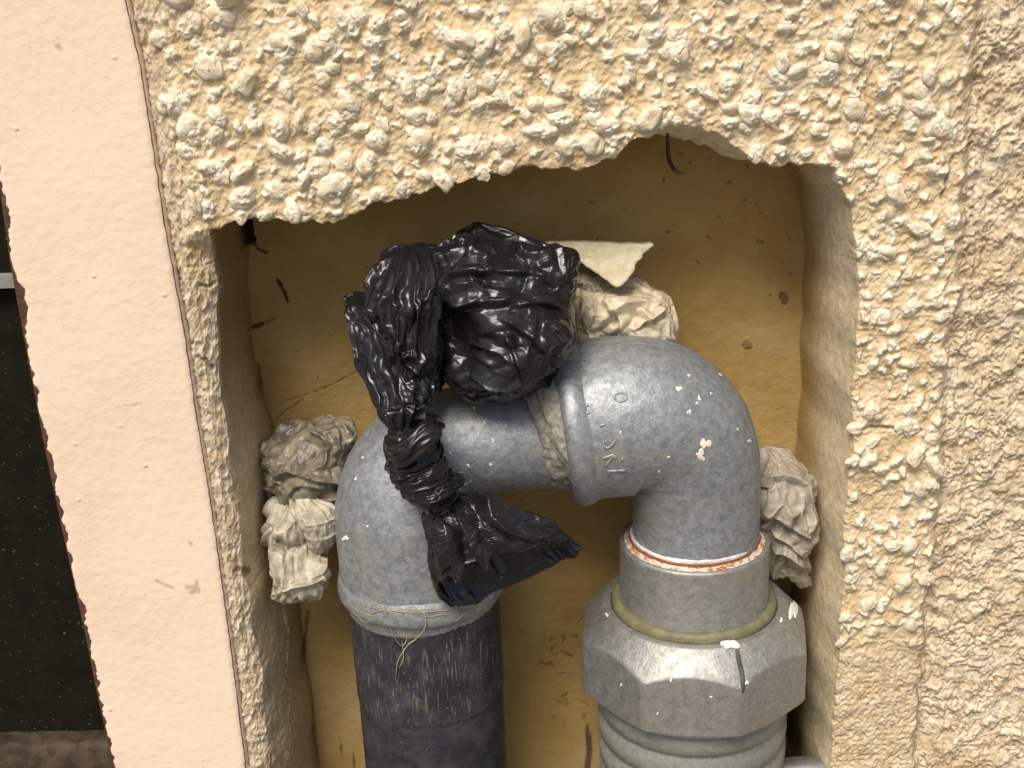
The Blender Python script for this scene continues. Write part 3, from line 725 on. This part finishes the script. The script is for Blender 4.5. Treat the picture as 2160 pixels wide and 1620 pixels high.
# the casting seam, a flake of white paint and chipped white patch on the nut
seam = [hit([tn], u, v, .0)[0] for u, v in [(1554, 1366), (1556, 1380), (1560, 1400), (1565, 1422), (1567, 1445), (1567, 1462)]]
M['seam'] = simple('dark_seam', (.05, .045, .04), (.10, .09, .08), 3, .7)
tube_obj('casting_seam', seam, .7, M['seam'], nut_o, 10, 40)
splat('paint_flake', 1537, 1360, 17, 11, [tn], M['white'], nut_o, 3, .9)
splat('paint_flake', 1674, 1284, 7, 24, [tn], M['white'], nut_o, 8, .3); splat('paint_flake', 1670, 1248, 8, 9, [tn], M['white'], nut_o, 9, .3)
for kk, (u, v, r) in enumerate([(1415, 1435, 2.5), (1385, 1383, 2.5), (1461, 1422, 2.5), (1575, 1440, 3.5), (1648, 1308, 3), (1280, 1297, 3), (1310, 1445, 2), (1387, 1505, 2), (1500, 1470, 2)]):
    splat('paint_spot', u, v, r, r*1.3, [tn], M['white'], nut_o, 80+kk, .1)
# threaded body
z0 = zb+3; rt = 205*k; prof = []; z = z0
prof.append((rt-6, z0))
pitch = 9.0
for i in range(5):
    zb_ = z0-3-i*pitch
    for f, dr in ((0, -1.0), (.10, -.9), (.28, 0), (.62, .1), (.88, -.1), (.96, -.9)): prof.append((rt+dr-.15*i, zb_-f*pitch))
zend = prof[-1][1]; prof += [(rt-4, zend-1), (rt-4, zend-20), (rt-12, zend-24), (rt-12, -620)]
pf = np.array(prof); Gt = lathe(cx-.3, YP, prof, 160)
Gt[..., 2] += (ph[::3]/6.2832-.5)[None]*pitch*.5*(Gt[..., 2] > zend-1)*0
Gt = Gt+gnormal(Gt)*(.14*fbm3(Gt, 3, 3, 8))[..., None]
loft('threaded_body', Gt, M['threadbody'], pipe, flip=True)
# pale lug at the lower right of the body
a = P(1690, 1612, YP-4)
lug = np.array([[a[0]-8+16*t, YP-4+dy, a[2]+dz+.8*math.sin(t*3)] for t in np.linspace(0, 1, 10) for dy, dz in ((-3, 0), (-3.5, -1), (-3.5, -9), (3.5, -9), (3.5, -1), (3, 0))]).reshape(10, 6, 3)
loft('side_lug', lug, M['nut'], pipe)

# hemp strands hanging from the joint of the black pipe
tr = [t4, t3, bvh([o for o in bpy.data.objects if o.name == 'bead'][0])]
def fibre(pts, r=.16, off=.35, parent=pipe, trees=tr):
    p = [hit(trees, u, v, off)[0] for u, v in pts]; p = [x for x in p if x is not None]
    if len(p) > 2: tube_obj('hemp_strand', p, r, M['hemp'], parent, 6)
for pts in [[(735, 1235), (770, 1258), (805, 1280), (818, 1300), (825, 1325), (836, 1348), (848, 1362)],
            [(860, 1285), (893, 1292), (897, 1320), (880, 1345), (862, 1358), (850, 1375), (840, 1395), (836, 1425)],
            [(848, 1362), (856, 1355), (860, 1340)], [(848, 1350), (852, 1385), (842, 1410)],
            [(990, 1282), (975, 1296), (962, 1308)], [(800, 1282), (850, 1290), (905, 1290), (960, 1284)],
            [(750, 1262), (790, 1282), (840, 1287)], [(760, 1280), (790, 1290), (812, 1284), (835, 1296)],
            [(775, 1300), (800, 1288), (830, 1292), (838, 1310)], [(742, 1275), (765, 1292), (800, 1300)],
            [(870, 1290), (900, 1300), (930, 1296), (970, 1290), (1010, 1278)], [(748, 1290), (770, 1310), (790, 1306)]]:
    fibre(pts, rng.uniform(.10, .2))
for _ in range(16):
    u = rng.uniform(745, 1010); v = 1286+(-(u-893)**2*.0007)+rng.uniform(-10, 10)
    fibre([(u, v), (u+rng.uniform(-12, 12), v+rng.uniform(2, 12)), (u+rng.uniform(-26, 26), v+rng.uniform(4, 26))], rng.uniform(.06, .12))

# ------------------------------------------------------------------ crumpled film shapes
def section_loft(secs, n, m, turns=0.):
    """secs rows: uL, vL, uR, vR, y, depth radius mm -> grid of ellipses"""
    q = []
    for uL, vL, uR, vR, y, ry in secs:
        L, R = P(uL, vL, y), P(uR, vR, y); q.append([*((L+R)/2), *((R-L)/2), ry])
    c = cr(np.array(q), n); ph = np.linspace(0, 2*np.pi, m, endpoint=False)
    G = c[:, None, :3]+c[:, None, 3:6]*np.cos(ph)[None, :, None]
    G[..., 1] -= c[:, 6][:, None]*np.sin(ph)[None]
    return G
def up2(A, close):
    """double the resolution of a grid (rows open, columns closed or open), linearly"""
    n = A.shape[0]; B = np.empty((2*n-1,)+A.shape[1:]); B[::2] = A; B[1::2] = (A[1:]+A[:-1])/2
    m = B.shape[1]
    if close:
        C = np.empty((B.shape[0], 2*m, 3)); C[:, ::2] = B; C[:, 1::2] = (B+np.roll(B, -1, 1))/2
    else:
        C = np.empty((B.shape[0], 2*m-1, 3)); C[:, ::2] = B; C[:, 1::2] = (B[:, 1:]+B[:, :-1])/2
    return C
def buckle(B, N, gs, gp, t, seed=1, levels=(8, 4, 2, 1), iters=(160, 90, 45, 12), fade=None, grow=(1, 1, .8, .5), fsc=6.5, ang=np.pi/2, wander=.35, wsc=9.):
    """a thin film longer than the surface B it lies on buckles into sharp folds; its relief is held within t mm"""
    r_ = np.random.default_rng(seed); D = None
    for lv, it, gk in zip(levels, iters, grow):
        Bk = B[::lv, ::lv]; Nk = N[::lv, ::lv]; n, m = Bk.shape[:2]
        tk = (np.asarray(t)*np.ones(B.shape[:2]))[::lv, ::lv][..., None]
        ds = Bk[1:]-Bk[:-1]; dp = np.roll(Bk, -1, 1)-Bk
        # the film is longer by g1 along a direction that wanders over the surface, by g0 across it
        tp = dp/(np.linalg.norm(dp, axis=-1, keepdims=True)+1e-9); ts = np.cross(tp, Nk)
        th = ang+wander*np.pi*fbm3(Bk+seed*9.3, wsc, 2, seed+20)*1.6
        U_ = ts*np.cos(th)[..., None]+tp*np.sin(th)[..., None]
        def rest(e, u): return np.sqrt(gs*gs*(e**2).sum(-1)+(gp*gp-gs*gs)*(e*u).sum(-1)**2)
        Ls = rest(ds, U_[:-1]); Lp = rest(dp, U_)
        Ld = rest(ds+np.roll(dp, 0, 1)[1:], U_[:-1]); Le = rest(ds-np.roll(dp, 1, 1)[1:], U_[:-1])
        cell = .5*(Ls.mean()+Lp.mean())
        if D is None: D = Nk*((facet3(Bk/fsc, seed+3)-.5)[..., None]*4*tk+r_.normal(size=(n, m, 1))*.35*tk)
        else:
            D = up2(D, True)[:n]; D = D+Nk*(r_.normal(size=(n, m, 1))*.10*cell)*np.minimum(1, tk)
            if lv == 4: D = D+Nk*(facet3(Bk/(fsc*.4), seed+5)-.5)[..., None]*.9*tk
            if lv == 2: D = D+Nk*(facet3(Bk/(fsc*.2), seed+6)-.5)[..., None]*.3*tk
        Pk = Bk+D
        for q in range(it):
            acc = np.zeros_like(Pk)
            d = Pk[1:]-Pk[:-1]; l = np.linalg.norm(d, axis=-1)+1e-6; c = d*(((l-Ls)/l)*.5)[..., None]; acc[:-1] += c; acc[1:] -= c
            e = np.roll(Pk, -1, 1)
            d = e-Pk; l = np.linalg.norm(d, axis=-1)+1e-6; c = d*(((l-Lp)/l)*.5)[..., None]; acc += c; acc -= np.roll(c, 1, 1)
            d = e[1:]-Pk[:-1]; l = np.linalg.norm(d, axis=-1)+1e-6; c = d*(((l-Ld)/l)*.35)[..., None]; acc[:-1] += c; acc[1:] -= np.roll(c, 1, 1)
            f = np.roll(Pk, 1, 1)
            d = f[1:]-Pk[:-1]; l = np.linalg.norm(d, axis=-1)+1e-6; c = d*(((l-Le)/l)*.35)[..., None]; acc[:-1] += c; acc[1:] -= np.roll(c, -1, 1)
            Pk = Pk+.38*acc
            D = Pk-Bk
            lap = .5*(np.roll(D, 1, 1)+np.roll(D, -1, 1))-D; lap[1:-1] += .5*(D[2:]+D[:-2])-D[1:-1]
            D = D+.045*lap
            h = (D*Nk).sum(-1, keepdims=True); T = D-Nk*h
            if lv > 1:
                hb = h
                for w_ in range(3):
                    for st_ in (1, 2):
                        hb = (hb+np.roll(hb, st_, 1)+np.roll(hb, -st_, 1))/3
                        hb = np.concatenate([hb[:st_], (hb[2*st_:]+hb[:-2*st_]+hb[st_:-st_])/3, hb[-st_:]], 0)
                h = h-.25*hb
            h = np.clip(h, -tk, tk); tl = np.linalg.norm(T, axis=-1, keepdims=True); mx = 1.2*tk
            T = T*np.minimum(1, mx/(tl+1e-6))
            D = Nk*h+T; Pk = Bk+D
    while D.shape[0] < B.shape[0]: D = up2(D, True)
    return D
def facets(B, N, spacing, height, stretch=1.0, seed=1, fade=1.0, warp=.8):
    """flat facets between straight creases: random points joined by a Delaunay net, each with a height of its own"""
    from mathutils.geometry import delaunay_2d_cdt
    n, m = B.shape[:2]; r_ = np.random.default_rng(seed)
    ls = np.concatenate([[0], np.cumsum(np.linalg.norm(np.diff(B, axis=0), axis=-1).mean(1))])
    circ = np.linalg.norm(np.roll(B, -1, 1)-B, axis=-1).sum(1); C = np.percentile(circ, 70)/stretch
    k = max(3, int(round(C/spacing))); dc = C/k; rows_ = int(ls[-1]/spacing)+3
    a, b = np.meshgrid((np.arange(k)+.5)*dc, (np.arange(rows_)-1)*spacing)
    a = a.ravel()+r_.uniform(-.48, .48, a.size)*dc; b = b.ravel()+r_.uniform(-.48, .48, b.size)*spacing
    h = r_.uniform(-1, 1, a.size); h = np.sign(h)*np.abs(h)**.6*height
    A = np.concatenate([a-C, a, a+C]); Bb = np.tile(b, 3); Hh = np.tile(h, 3)
    keep = (A > -3*dc) & (A < C+3*dc); A, Bb, Hh = A[keep], Bb[keep], Hh[keep]
    res = delaunay_2d_cdt([Vector((x, y)) for x, y in zip(A, Bb)], [], [], 0, 1e-6)
    vx = np.array([v[:] for v in res[0]]); hv = np.zeros(len(vx))
    for i, o in enumerate(res[3]): hv[i] = Hh[o[0]] if o else 0
    gc = np.arange(m)*C/m
    X2 = gc[None]+warp*vn2(np.cos(np.arange(m)*6.2832/m)[None]*2+ls[:, None]/9, np.sin(np.arange(m)*6.2832/m)[None]*2+ls[:, None]/7, seed)*spacing*.5
    Y2 = ls[:, None]+warp*vn2(np.cos(np.arange(m)*6.2832/m)[None]*2+ls[:, None]/9+5, np.sin(np.arange(m)*6.2832/m)[None]*2+ls[:, None]/7, seed+1)*spacing*.5
    out = np.zeros((n, m)); pad = spacing*.6
    for f in res[2]:
        p = vx[list(f)]; hh = hv[list(f)]; x0, y0 = p.min(0)-pad; x1, y1 = p.max(0)+pad
        i0, i1 = np.searchsorted(ls, [y0, y1]); j0, j1 = np.searchsorted(gc, [x0, x1])
        if i1 <= i0 or j1 <= j0: continue
        xs, ys = X2[i0:i1, j0:j1], Y2[i0:i1, j0:j1]
        (ax, ay), (bx, by), (cx_, cy_) = p; det = (by-cy_)*(ax-cx_)+(cx_-bx)*(ay-cy_)
        if abs(det) < 1e-9: continue
        w0 = ((by-cy_)*(xs-cx_)+(cx_-bx)*(ys-cy_))/det; w1 = ((cy_-ay)*(xs-cx_)+(ax-cx_)*(ys-cy_))/det; w2 = 1-w0-w1
        ins = (w0 >= -1e-4) & (w1 >= -1e-4) & (w2 >= -1e-4)
        o = out[i0:i1, j0:j1]; o[ins] = (w0*hh[0]+w1*hh[1]+w2*hh[2])[ins]
    return N*(out*fade)[..., None]
def film(name, secs, mat, parent, n=200, m=300, gs=1.15, gp=1.2, t=1.8, seed=1, hollow=(), lv=8, dent=0., dsc=14, grid=None, levels=None, fac=None, folds=(), **kw):
    n = (n//8)*8+1; m = (m//8)*8
    G = section_loft(secs, n, m) if grid is None else grid
    N = gnormal(G); cen = G.mean(1, keepdims=True); sgn = np.sign(((G-cen)*N).sum(-1, keepdims=True).mean()); N = N*sgn
    if dent:
        r = np.linalg.norm(G-cen, axis=-1)
        G = G+N*(dent*fbm3(G, dsc, 2, seed+70)*np.clip(r/6, 0, 1))[..., None]
    for (u, v, rad, dep) in hollow:
        c0 = P(u, v, G[..., 1].min()); d = np.hypot(G[..., 0]-c0[0], G[..., 2]-c0[2]); fm = (G[..., 1] < cen[..., 1])
        G[..., 1] += fm*dep*np.exp(-(d/rad)**2)
    N = gnormal(G)*sgn
    r = np.linalg.norm(G-G.mean(1, keepdims=True), axis=-1); tt = t*np.clip(r/4.5, .15, 1)
    fd = np.clip(r/6.0, .08, 1)
    for pts, wd, hg in folds:
        c = cr([P(u, v, G[..., 1].min()+6) for u, v in pts], 120); near_ = G[..., 1] < cen[..., 1]
        dx = G[..., None, 0]-c[:, 0]; dz = G[..., None, 2]-c[:, 2]; dd = dx*dx+dz*dz; i = dd.argmin(-1)
        tg = np.gradient(c, axis=0); d0 = np.sqrt(dd.min(-1))
        ddx = np.take_along_axis(dx, i[..., None], -1)[..., 0]; ddz = np.take_along_axis(dz, i[..., None], -1)[..., 0]
        side = tg[i, 0]*ddz-tg[i, 2]*ddx
        endf = np.clip(np.minimum(i, 119-i)/24.0+.05, 0, 1)
        hgt = np.where(side > 0, np.clip(1-d0/wd, 0, 1)**1.3, np.clip(1-d0/(.22*wd), 0, 1))*hg*endf*near_
        G = G+N*hgt[..., None]
    D = 0
    for q, (sp_, hg_, st_) in enumerate(fac or ()):
        D = D+facets(G, N, sp_, hg_, st_, seed+q*7, fd)
    if gp > 1 or gs > 1:
        N1 = gnormal(G+D)*sgn if fac else N
        D = D+buckle(G+D, N1, gs, gp, tt, seed, levels=levels or (8, 4, 2, 1), **kw)
    return loft(name, G+D, mat, parent, flip=(sgn < 0))

bag = thing('plastic_bag', 'knotted shiny black plastic bag tied round the pipe bend', 'plastic bag', P(880, 1285, -14))
film('bundle', [(985, 512, 1090, 508, 4, 3), (935, 530, 1165, 524, 2, 10), (915, 575, 1203, 560, 0, 15), (912, 640, 1210, 620, -2, 18), (918, 700, 1212, 690, -3, 19), (926, 750, 1196, 745, -3, 17), (940, 795, 1160, 790, -2, 13), (975, 822, 1110, 820, 0, 6), (1010, 832, 1050, 834, 1, 2)],
     M['bag'], bag, 240, 400, fac=[(6.5, 1.3, 1.5), (3.0, .95, 1.5), (1.5, .25, 1.3)], gs=1, gp=1, seed=3,
     folds=[([(893, 700), (903, 620), (935, 578), (985, 560), (1035, 562)], 4, 2.4), ([(915, 700), (930, 640), (950, 600), (1000, 590), (1065, 602)], 3.5, 2.2), ([(935, 655), (990, 645), (1060, 645), (1100, 630)], 5, 3.5),
            ([(930, 545), (1010, 530), (1100, 535), (1170, 560), (1203, 610)], 3.5, 1.8), ([(1000, 578), (1060, 588), (1130, 590), (1192, 622)], 3, 1.8), ([(1070, 655), (1140, 642), (1205, 665)], 3.5, 2.2),
            ([(1050, 668), (1110, 700), (1155, 745)], 3, 1.8), ([(1060, 690), (1088, 740), (1100, 792)], 3, 1.8), ([(1075, 790), (1110, 735), (1132, 670)], 3, 1.8), ([(975, 735), (1040, 735), (1092, 762)], 3, 2.0),
            ([(990, 800), (1060, 812), (1115, 790), (1148, 745)], 3.5, 2.4), ([(1160, 690), (1180, 720), (1170, 770)], 3, 1.6), ([(1080, 545), (1120, 570), (1180, 585)], 2.5, 1.4)], hollow=[(962, 745, 7, 9), (1050, 640, 9, 2.5)], dent=1.6)
film('top_fold', [(1000, 468, 1012, 470, 14, .6), (975, 488, 1062, 486, 13, 1.6), (958, 508, 1118, 505, 11, 2.5), (950, 540, 1180, 530, 9, 5), (950, 600, 1190, 600, 8, 8), (970, 660, 1150, 660, 6, 6)],
     M['bag'], bag, 112, 200, gs=1, gp=1, fac=[(9, 1.0, 1.4), (4, .4, 1)], seed=6)
film('side_fold', [(1168, 520, 1180, 516, 6, 1), (1160, 532, 1212, 530, 5, 4), (1158, 560, 1218, 556, 5, 6), (1165, 610, 1214, 620, 4, 6), (1170, 680, 1208, 690, 2, 4)], M['bag'], bag, 88, 144, gs=1, gp=1, fac=[(5, 1.2, 1), (2.2, .4, 1)], seed=16)
film('hump', [(850, 518, 885, 517, 4, 2), (822, 538, 925, 530, 3, 8), (795, 570, 945, 565, 1, 13), (780, 610, 955, 612, -1, 15), (778, 660, 950, 672, -2, 15), (790, 720, 945, 740, -4, 13), (805, 775, 935, 790, -5, 10), (835, 815, 925, 822, -6, 5)],
     M['bag'], bag, 200, 208, gs=1.02, gp=1.36, t=1.8, wander=.08, seed=8, dent=1.0, fac=[(9, 1.2, .5), (4.5, .3, .4)], levels=(8, 4, 2))
film('left_fold', [(733, 628, 762, 620, 0, 2), (725, 648, 800, 640, -3, 5), (732, 680, 838, 668, -6, 7), (750, 730, 868, 715, -8, 8), (762, 775, 900, 765, -10, 8.5), (776, 815, 918, 805, -12, 8.5), (795, 850, 908, 850, -14, 7.5), (812, 880, 893, 882, -15, 6), (830, 905, 882, 906, -16, 4.5), (840, 925, 885, 925, -16, 4)],
     M['bag'], bag, 240, 200, gs=1.02, gp=1.36, t=1.7, wander=.06, seed=12, fac=[(9, 1.2, .45), (4.5, .3, .4)], levels=(8, 4, 2))
film('knot', [(835, 890, 880, 886, -17, 3), (819, 912, 908, 900, -19, 6), (813, 950, 922, 925, -21, 8), (818, 990, 935, 958, -22, 8.5), (835, 1022, 948, 990, -22, 8), (862, 1050, 958, 1018, -21, 7), (888, 1072, 965, 1042, -20, 5.5), (902, 1088, 972, 1056, -19, 5)],
     M['bag'], bag, 200, 168, gs=1.02, gp=1.38, t=1.0, ang=.35, wander=.12, fac=[(4, .35, 1)], seed=21)
# the loop of film pulled through the knot
def winding(pts, r, seed):
    c = cr([np.array(P(u, v, y)) for u, v, y in pts], 97); G = sweep(c, np.full(97, r)*(1-.6*np.linspace(-1, 1, 97)**6), 64, (0, 1, .1))
    film('knot_loop', None, M['bag'], bag, 96, 64, gs=1.05, gp=1.35, t=.9, seed=seed, grid=G)
winding([(822, 925, -14), (846, 958, -29.5), (900, 918, -30), (908, 898, -17), (870, 888, -12)], 3.0, 3)
winding([(850, 1040, -18), (895, 1055, -28), (935, 1035, -28), (962, 1015, -22), (964, 1005, -14)], 1.8, 6)
# tail: an open fan with a hollow mouth
def tail():
    # rows from the knot to the free rim; each row an ellipse-like ring, the last rows turn inside
    secs = [(905, 1070, 968, 1042, -18, 4.0), (893, 1090, 1005, 1050, -19, 5.5), (900, 1120, 1062, 1070, -20, 7.5), (905, 1155, 1115, 1088, -20, 9), (915, 1200, 1160, 1110, -20, 9), (930, 1245, 1195, 1138, -20, 8), (945, 1270, 1208, 1150, -20, 7)]
    n, m = 217, 240
    G = section_loft(secs, n, m)
    s = np.linspace(0, 1, n)[:, None]+np.zeros((1, m)); ph = np.linspace(0, 2*np.pi, m, endpoint=False)[None]+0*s
    near = np.sin(ph)
    axisd = G[-1].mean(0)-G[0].mean(0); axisd /= np.linalg.norm(axisd)
    G = G+axisd*(s**1.5*(-11.5*np.clip(near, 0, 1)+5.5*np.clip(-near, 0, 1)))[..., None]
    N = gnormal(G); cen = G.mean(1, keepdims=True); sg = np.sign(((G-cen)*N).sum(-1).mean()); N = N*sg
    G = G+N*(s*1.5*fbm2(np.cos(ph)*3, np.sin(ph)*3, 1.6, 2, 5))[..., None]
    for pts, wd, hg in [([(945, 1065), (985, 1120), (1020, 1170), (1030, 1205)], 4, 3.0), ([(960, 1050), (1030, 1095), (1100, 1130), (1150, 1140)], 4, 2.6), ([(925, 1085), (945, 1140), (965, 1200), (985, 1240)], 3.5, 2.4), ([(975, 1060), (1040, 1075), (1110, 1105), (1180, 1125)], 3, 1.8)]:
        c = cr([P(u, v, -27) for u, v in pts], 120); nr = sst(0, .3, near)
        dx = G[..., None, 0]-c[:, 0]; dz = G[..., None, 2]-c[:, 2]; dd = dx*dx+dz*dz; i = dd.argmin(-1); tg = np.gradient(c, axis=0); d0 = np.sqrt(dd.min(-1))
        side = tg[i, 0]*np.take_along_axis(dz, i[..., None], -1)[..., 0]-tg[i, 2]*np.take_along_axis(dx, i[..., None], -1)[..., 0]
        hh = np.where(side > 0, np.clip(1-d0/wd, 0, 1)**1.2, np.clip(1-d0/(.3*wd), 0, 1))*hg*np.clip(i/30., 0.1, 1)*nr
        G = G+N*hh[..., None]
    G = G+facets(G, N, 8, 1.3, .7, 4, s)
    G = G+buckle(G, N, 1.03, 1.26, .5+1.5*s, 9, wander=.2, levels=(8, 4, 2), iters=(160, 60, 30), fsc=10.)
    G = G+facets(G, N, 4.5, .45, .8, 24, np.clip(s*2, 0, 1))
    G = G+axisd*(s**4*(1.6*vn2(np.cos(ph)*2+3, np.sin(ph)*2, 4)))[..., None]
    N2 = gnormal(G)*sg
    Gi = (G-N2*.12)[::-1]
    loft('tail', np.concatenate([G, Gi], 0), M['bag'], bag, cap=False, flip=(sg < 0))
tail()

# ------------------------------------------------------------------ wads of crumpled film stuffed behind the pipes
lw = thing('crumpled_film', 'smoky and cream crumpled plastic wad left of the left elbow', 'crumpled plastic', P(640, 1265, 20))
film('upper_wad', [(610, 905, 690, 893, 30, 3), (578, 925, 735, 900, 27, 8), (560, 965, 745, 950, 24, 11), (556, 1000, 745, 1000, 23, 12), (566, 1035, 740, 1040, 23, 10), (590, 1062, 720, 1065, 24, 7), (620, 1080, 690, 1080, 26, 3)], M['filmdark'], lw, 180, 260, folds=[([(585, 960), (640, 935), (700, 945), (735, 965)], 5, 2.5), ([(575, 1000), (620, 985), (690, 1000), (735, 1010)], 5, 2.6), ([(600, 1045), (640, 1010), (690, 1020)], 4, 2)], gs=1.03, gp=1.2, t=.8, wander=1.4, fac=[(9, 2.3, 1.3), (4.5, .9, 1.2)], seed=31)
film('tied_strap', [(610, 1050, 660, 1040, 12, 2), (622, 1075, 690, 1062, 10, 4), (640, 1100, 708, 1085, 9, 5), (650, 1125, 708, 1115, 10, 4.5), (655, 1150, 702, 1148, 12, 3.5), (668, 1172, 695, 1172, 14, 1.5)], M['film'], lw, 120, 180, gs=1.03, gp=1.2, t=.8, wander=1.4, fac=[(9, 2.3, 1.3), (4.5, .9, 1.2)], seed=33)
film('middle_wad', [(575, 1055, 640, 1048, 18, 3), (560, 1078, 655, 1070, 16, 6), (556, 1105, 660, 1100, 15, 8), (560, 1132, 664, 1130, 16, 7), (575, 1150, 660, 1150, 18, 4)], M['film'], lw, 110, 180, gs=1.03, gp=1.2, t=.8, wander=1.4, fac=[(9, 2.3, 1.3), (4.5, .9, 1.2)], seed=35)
film('rolled_end', [(580, 1118, 630, 1110, 16, 3), (570, 1140, 648, 1132, 12, 6.5), (570, 1175, 660, 1168, 10, 8), (572, 1210, 678, 1200, 9, 8.5), (578, 1240, 690, 1232, 9, 8), (590, 1256, 682, 1254, 10, 5), (610, 1262, 668, 1262, 11, 2)], M['film'], lw, 150, 220, folds=[([(600, 1235), (620, 1218), (660, 1215), (690, 1228)], 4, 2.2), ([(585, 1150), (600, 1190), (595, 1235)], 4, 2), ([(640, 1140), (660, 1180), (672, 1215)], 4, 2.0)], gs=1.03, gp=1.2, t=.8, wander=1.4, fac=[(9, 2.3, 1.3), (4.5, .9, 1.2)], seed=37)
film('dark_tuft', [(655, 890, 700, 885, 22, 2), (650, 900, 735, 892, 20, 5), (680, 930, 745, 920, 18, 6), (690, 965, 742, 960, 18, 4), (700, 990, 730, 990, 19, 2)], M['filmdark'], lw, 90, 140, gs=1.03, gp=1.2, t=.8, wander=1.4, fac=[(9, 2.3, 1.3), (4.5, .9, 1.2)], seed=39)

uw = thing('crumpled_film', 'pale yellow crumpled wad between the black bag and the top of the right elbow', 'crumpled plastic', P(1310, 705, 25))
film('wad', [(1250, 598, 1330, 592, 28, 3), (1215, 620, 1385, 612, 26, 7), (1205, 650, 1412, 640, 24, 10), (1205, 685, 1416, 680, 22, 10), (1220, 720, 1405, 722, 22, 8), (1260, 750, 1370, 750, 22, 3)], M['filmcream'], uw, 170, 260, folds=[([(1240, 690), (1290, 660), (1340, 650), (1390, 690)], 4, 2.6), ([(1270, 640), (1300, 660), (1310, 700)], 4, 2.2), ([(1330, 690), (1370, 665), (1405, 655)], 3, 2)], gs=1.03, gp=1.2, t=.8, wander=1.4, fac=[(9, 2.3, 1.3), (4.5, .9, 1.2)], seed=41)
film('fold', [(1335, 600, 1350, 598, 30, 1), (1320, 612, 1400, 608, 29, 4), (1330, 640, 1422, 632, 28, 5), (1350, 670, 1420, 670, 28, 4), (1370, 700, 1412, 700, 28, 2)], M['film'], uw, 100, 150, gs=1.03, gp=1.2, t=.8, wander=1.4, fac=[(9, 2.3, 1.3), (4.5, .9, 1.2)], seed=43)
film('fold', [(1215, 560, 1240, 558, 30, 1), (1205, 580, 1275, 575, 28, 4), (1206, 615, 1270, 612, 27, 5), (1210, 650, 1255, 650, 26, 4), (1215, 680, 1240, 682, 26, 2)], M['filmgrey'], uw, 100, 150, gs=1.03, gp=1.2, t=.8, wander=1.4, fac=[(9, 2.3, 1.3), (4.5, .9, 1.2)], seed=44)
film('fold', [(1222, 615, 1250, 618, 18, 1.5), (1222, 635, 1258, 636, 16, 3), (1226, 660, 1250, 660, 15, 3), (1232, 690, 1244, 690, 16, 1)], M['filmcream'], uw, 80, 110, gs=1.03, gp=1.2, t=.8, wander=1.4, fac=[(9, 2.3, 1.3), (4.5, .9, 1.2)], seed=45)

rwd = thing('crumpled_film', 'taupe crumpled plastic wad between the right elbow and the recess side', 'crumpled plastic', P(1660, 1215, 20))
film('wad', [(1598, 952, 1625, 948, 24, 2), (1580, 975, 1668, 966, 22, 6), (1575, 1010, 1698, 1000, 20, 9), (1575, 1060, 1714, 1050, 18, 10), (1590, 1110, 1718, 1105, 18, 10), (1600, 1150, 1714, 1150, 18, 9), (1605, 1180, 1718, 1185, 18, 7), (1620, 1205, 1712, 1208, 19, 3)], M['filmgrey'], rwd, 220, 260, folds=[([(1600, 1010), (1650, 1008), (1690, 1020)], 5, 2.5), ([(1605, 1060), (1650, 1085), (1700, 1120)], 5, 2.6), ([(1615, 1120), (1660, 1140), (1700, 1170)], 4, 2.2), ([(1680, 1010), (1700, 1060), (1700, 1120)], 4, 2), ([(1620, 1170), (1660, 1165), (1700, 1200)], 4, 2.2)], gs=1.03, gp=1.2, t=.8, wander=1.4, fac=[(9, 2.3, 1.3), (4.5, .9, 1.2)], seed=51)
film('torn_corner', [(1608, 945, 1614, 944, 18, .5), (1600, 968, 1640, 966, 17, 2), (1590, 990, 1660, 985, 16, 3.5), (1590, 1015, 1650, 1010, 16, 3)], M['filmgrey'], rwd, 90, 130, gs=1.03, gp=1.2, t=.8, wander=1.4, fac=[(9, 2.3, 1.3), (4.5, .9, 1.2)], seed=53)
film('loose_strip', [(1640, 1205, 1655, 1200, 16, 1), (1655, 1215, 1690, 1205, 16, 1.5), (1672, 1228, 1712, 1216, 17, 1.5), (1690, 1240, 1712, 1232, 18, .8)], M['filmgrey'], rwd, 60, 90, gs=1.03, gp=1.2, t=.8, wander=1.4, fac=[(9, 2.3, 1.3), (4.5, .9, 1.2)], seed=55)

# plaster scrap with a pointed lower corner
ol = [(1150, 512), (1230, 511), (1300, 514), (1345, 516), (1378, 516), (1362, 532), (1352, 545), (1340, 560), (1336, 575), (1322, 592), (1306, 606), (1290, 600), (1262, 580), (1235, 562), (1205, 540), (1170, 524)]
def scrap():
    yf = 20.0
    q = np.array([P(u, v, yf+(v-512)*-.05) for u, v in ol]); q = cr(np.vstack([q, q[:1]]), 90)[:-1]
    q[:, 0] += .35*vn2(q[:, 0]/1.1, q[:, 2]/1.1, 3); q[:, 2] += .35*vn2(q[:, 0]/1.1+9, q[:, 2]/1.1, 3)
    c = q.mean(0); rows = []
    for f, dy in [(0.9, 3.2), (1.0, 2.6), (1.0, .3), (.97, -.1)]+[(g, -.2) for g in (.85, .7, .55, .4, .25, .1)]:
        p = c+(q-c)*f; p[:, 1] += dy-.35*fbm2(p[:, 0], p[:, 2], 5, 3, 7)*(dy < 0)*1.5; rows.append(p)
    o = loft('plaster_scrap', np.array(rows), M['card'], None)
    tag(o, 'flat triangular cream scrap of plaster pointing down beside the black bag', 'plaster scrap')
scrap()
# bent dark root under the lip
r_ = tube_obj('bent_root', [P(1408, 272, 8), P(1408, 300, 12), P(1410, 330, 14), P(1418, 352, 12), P(1432, 364, 10), P(1446, 363, 9)], .55, M['wire'], None, 8, 40)
tag(r_, 'thin dark bent root hanging from the broken render edge', 'root')
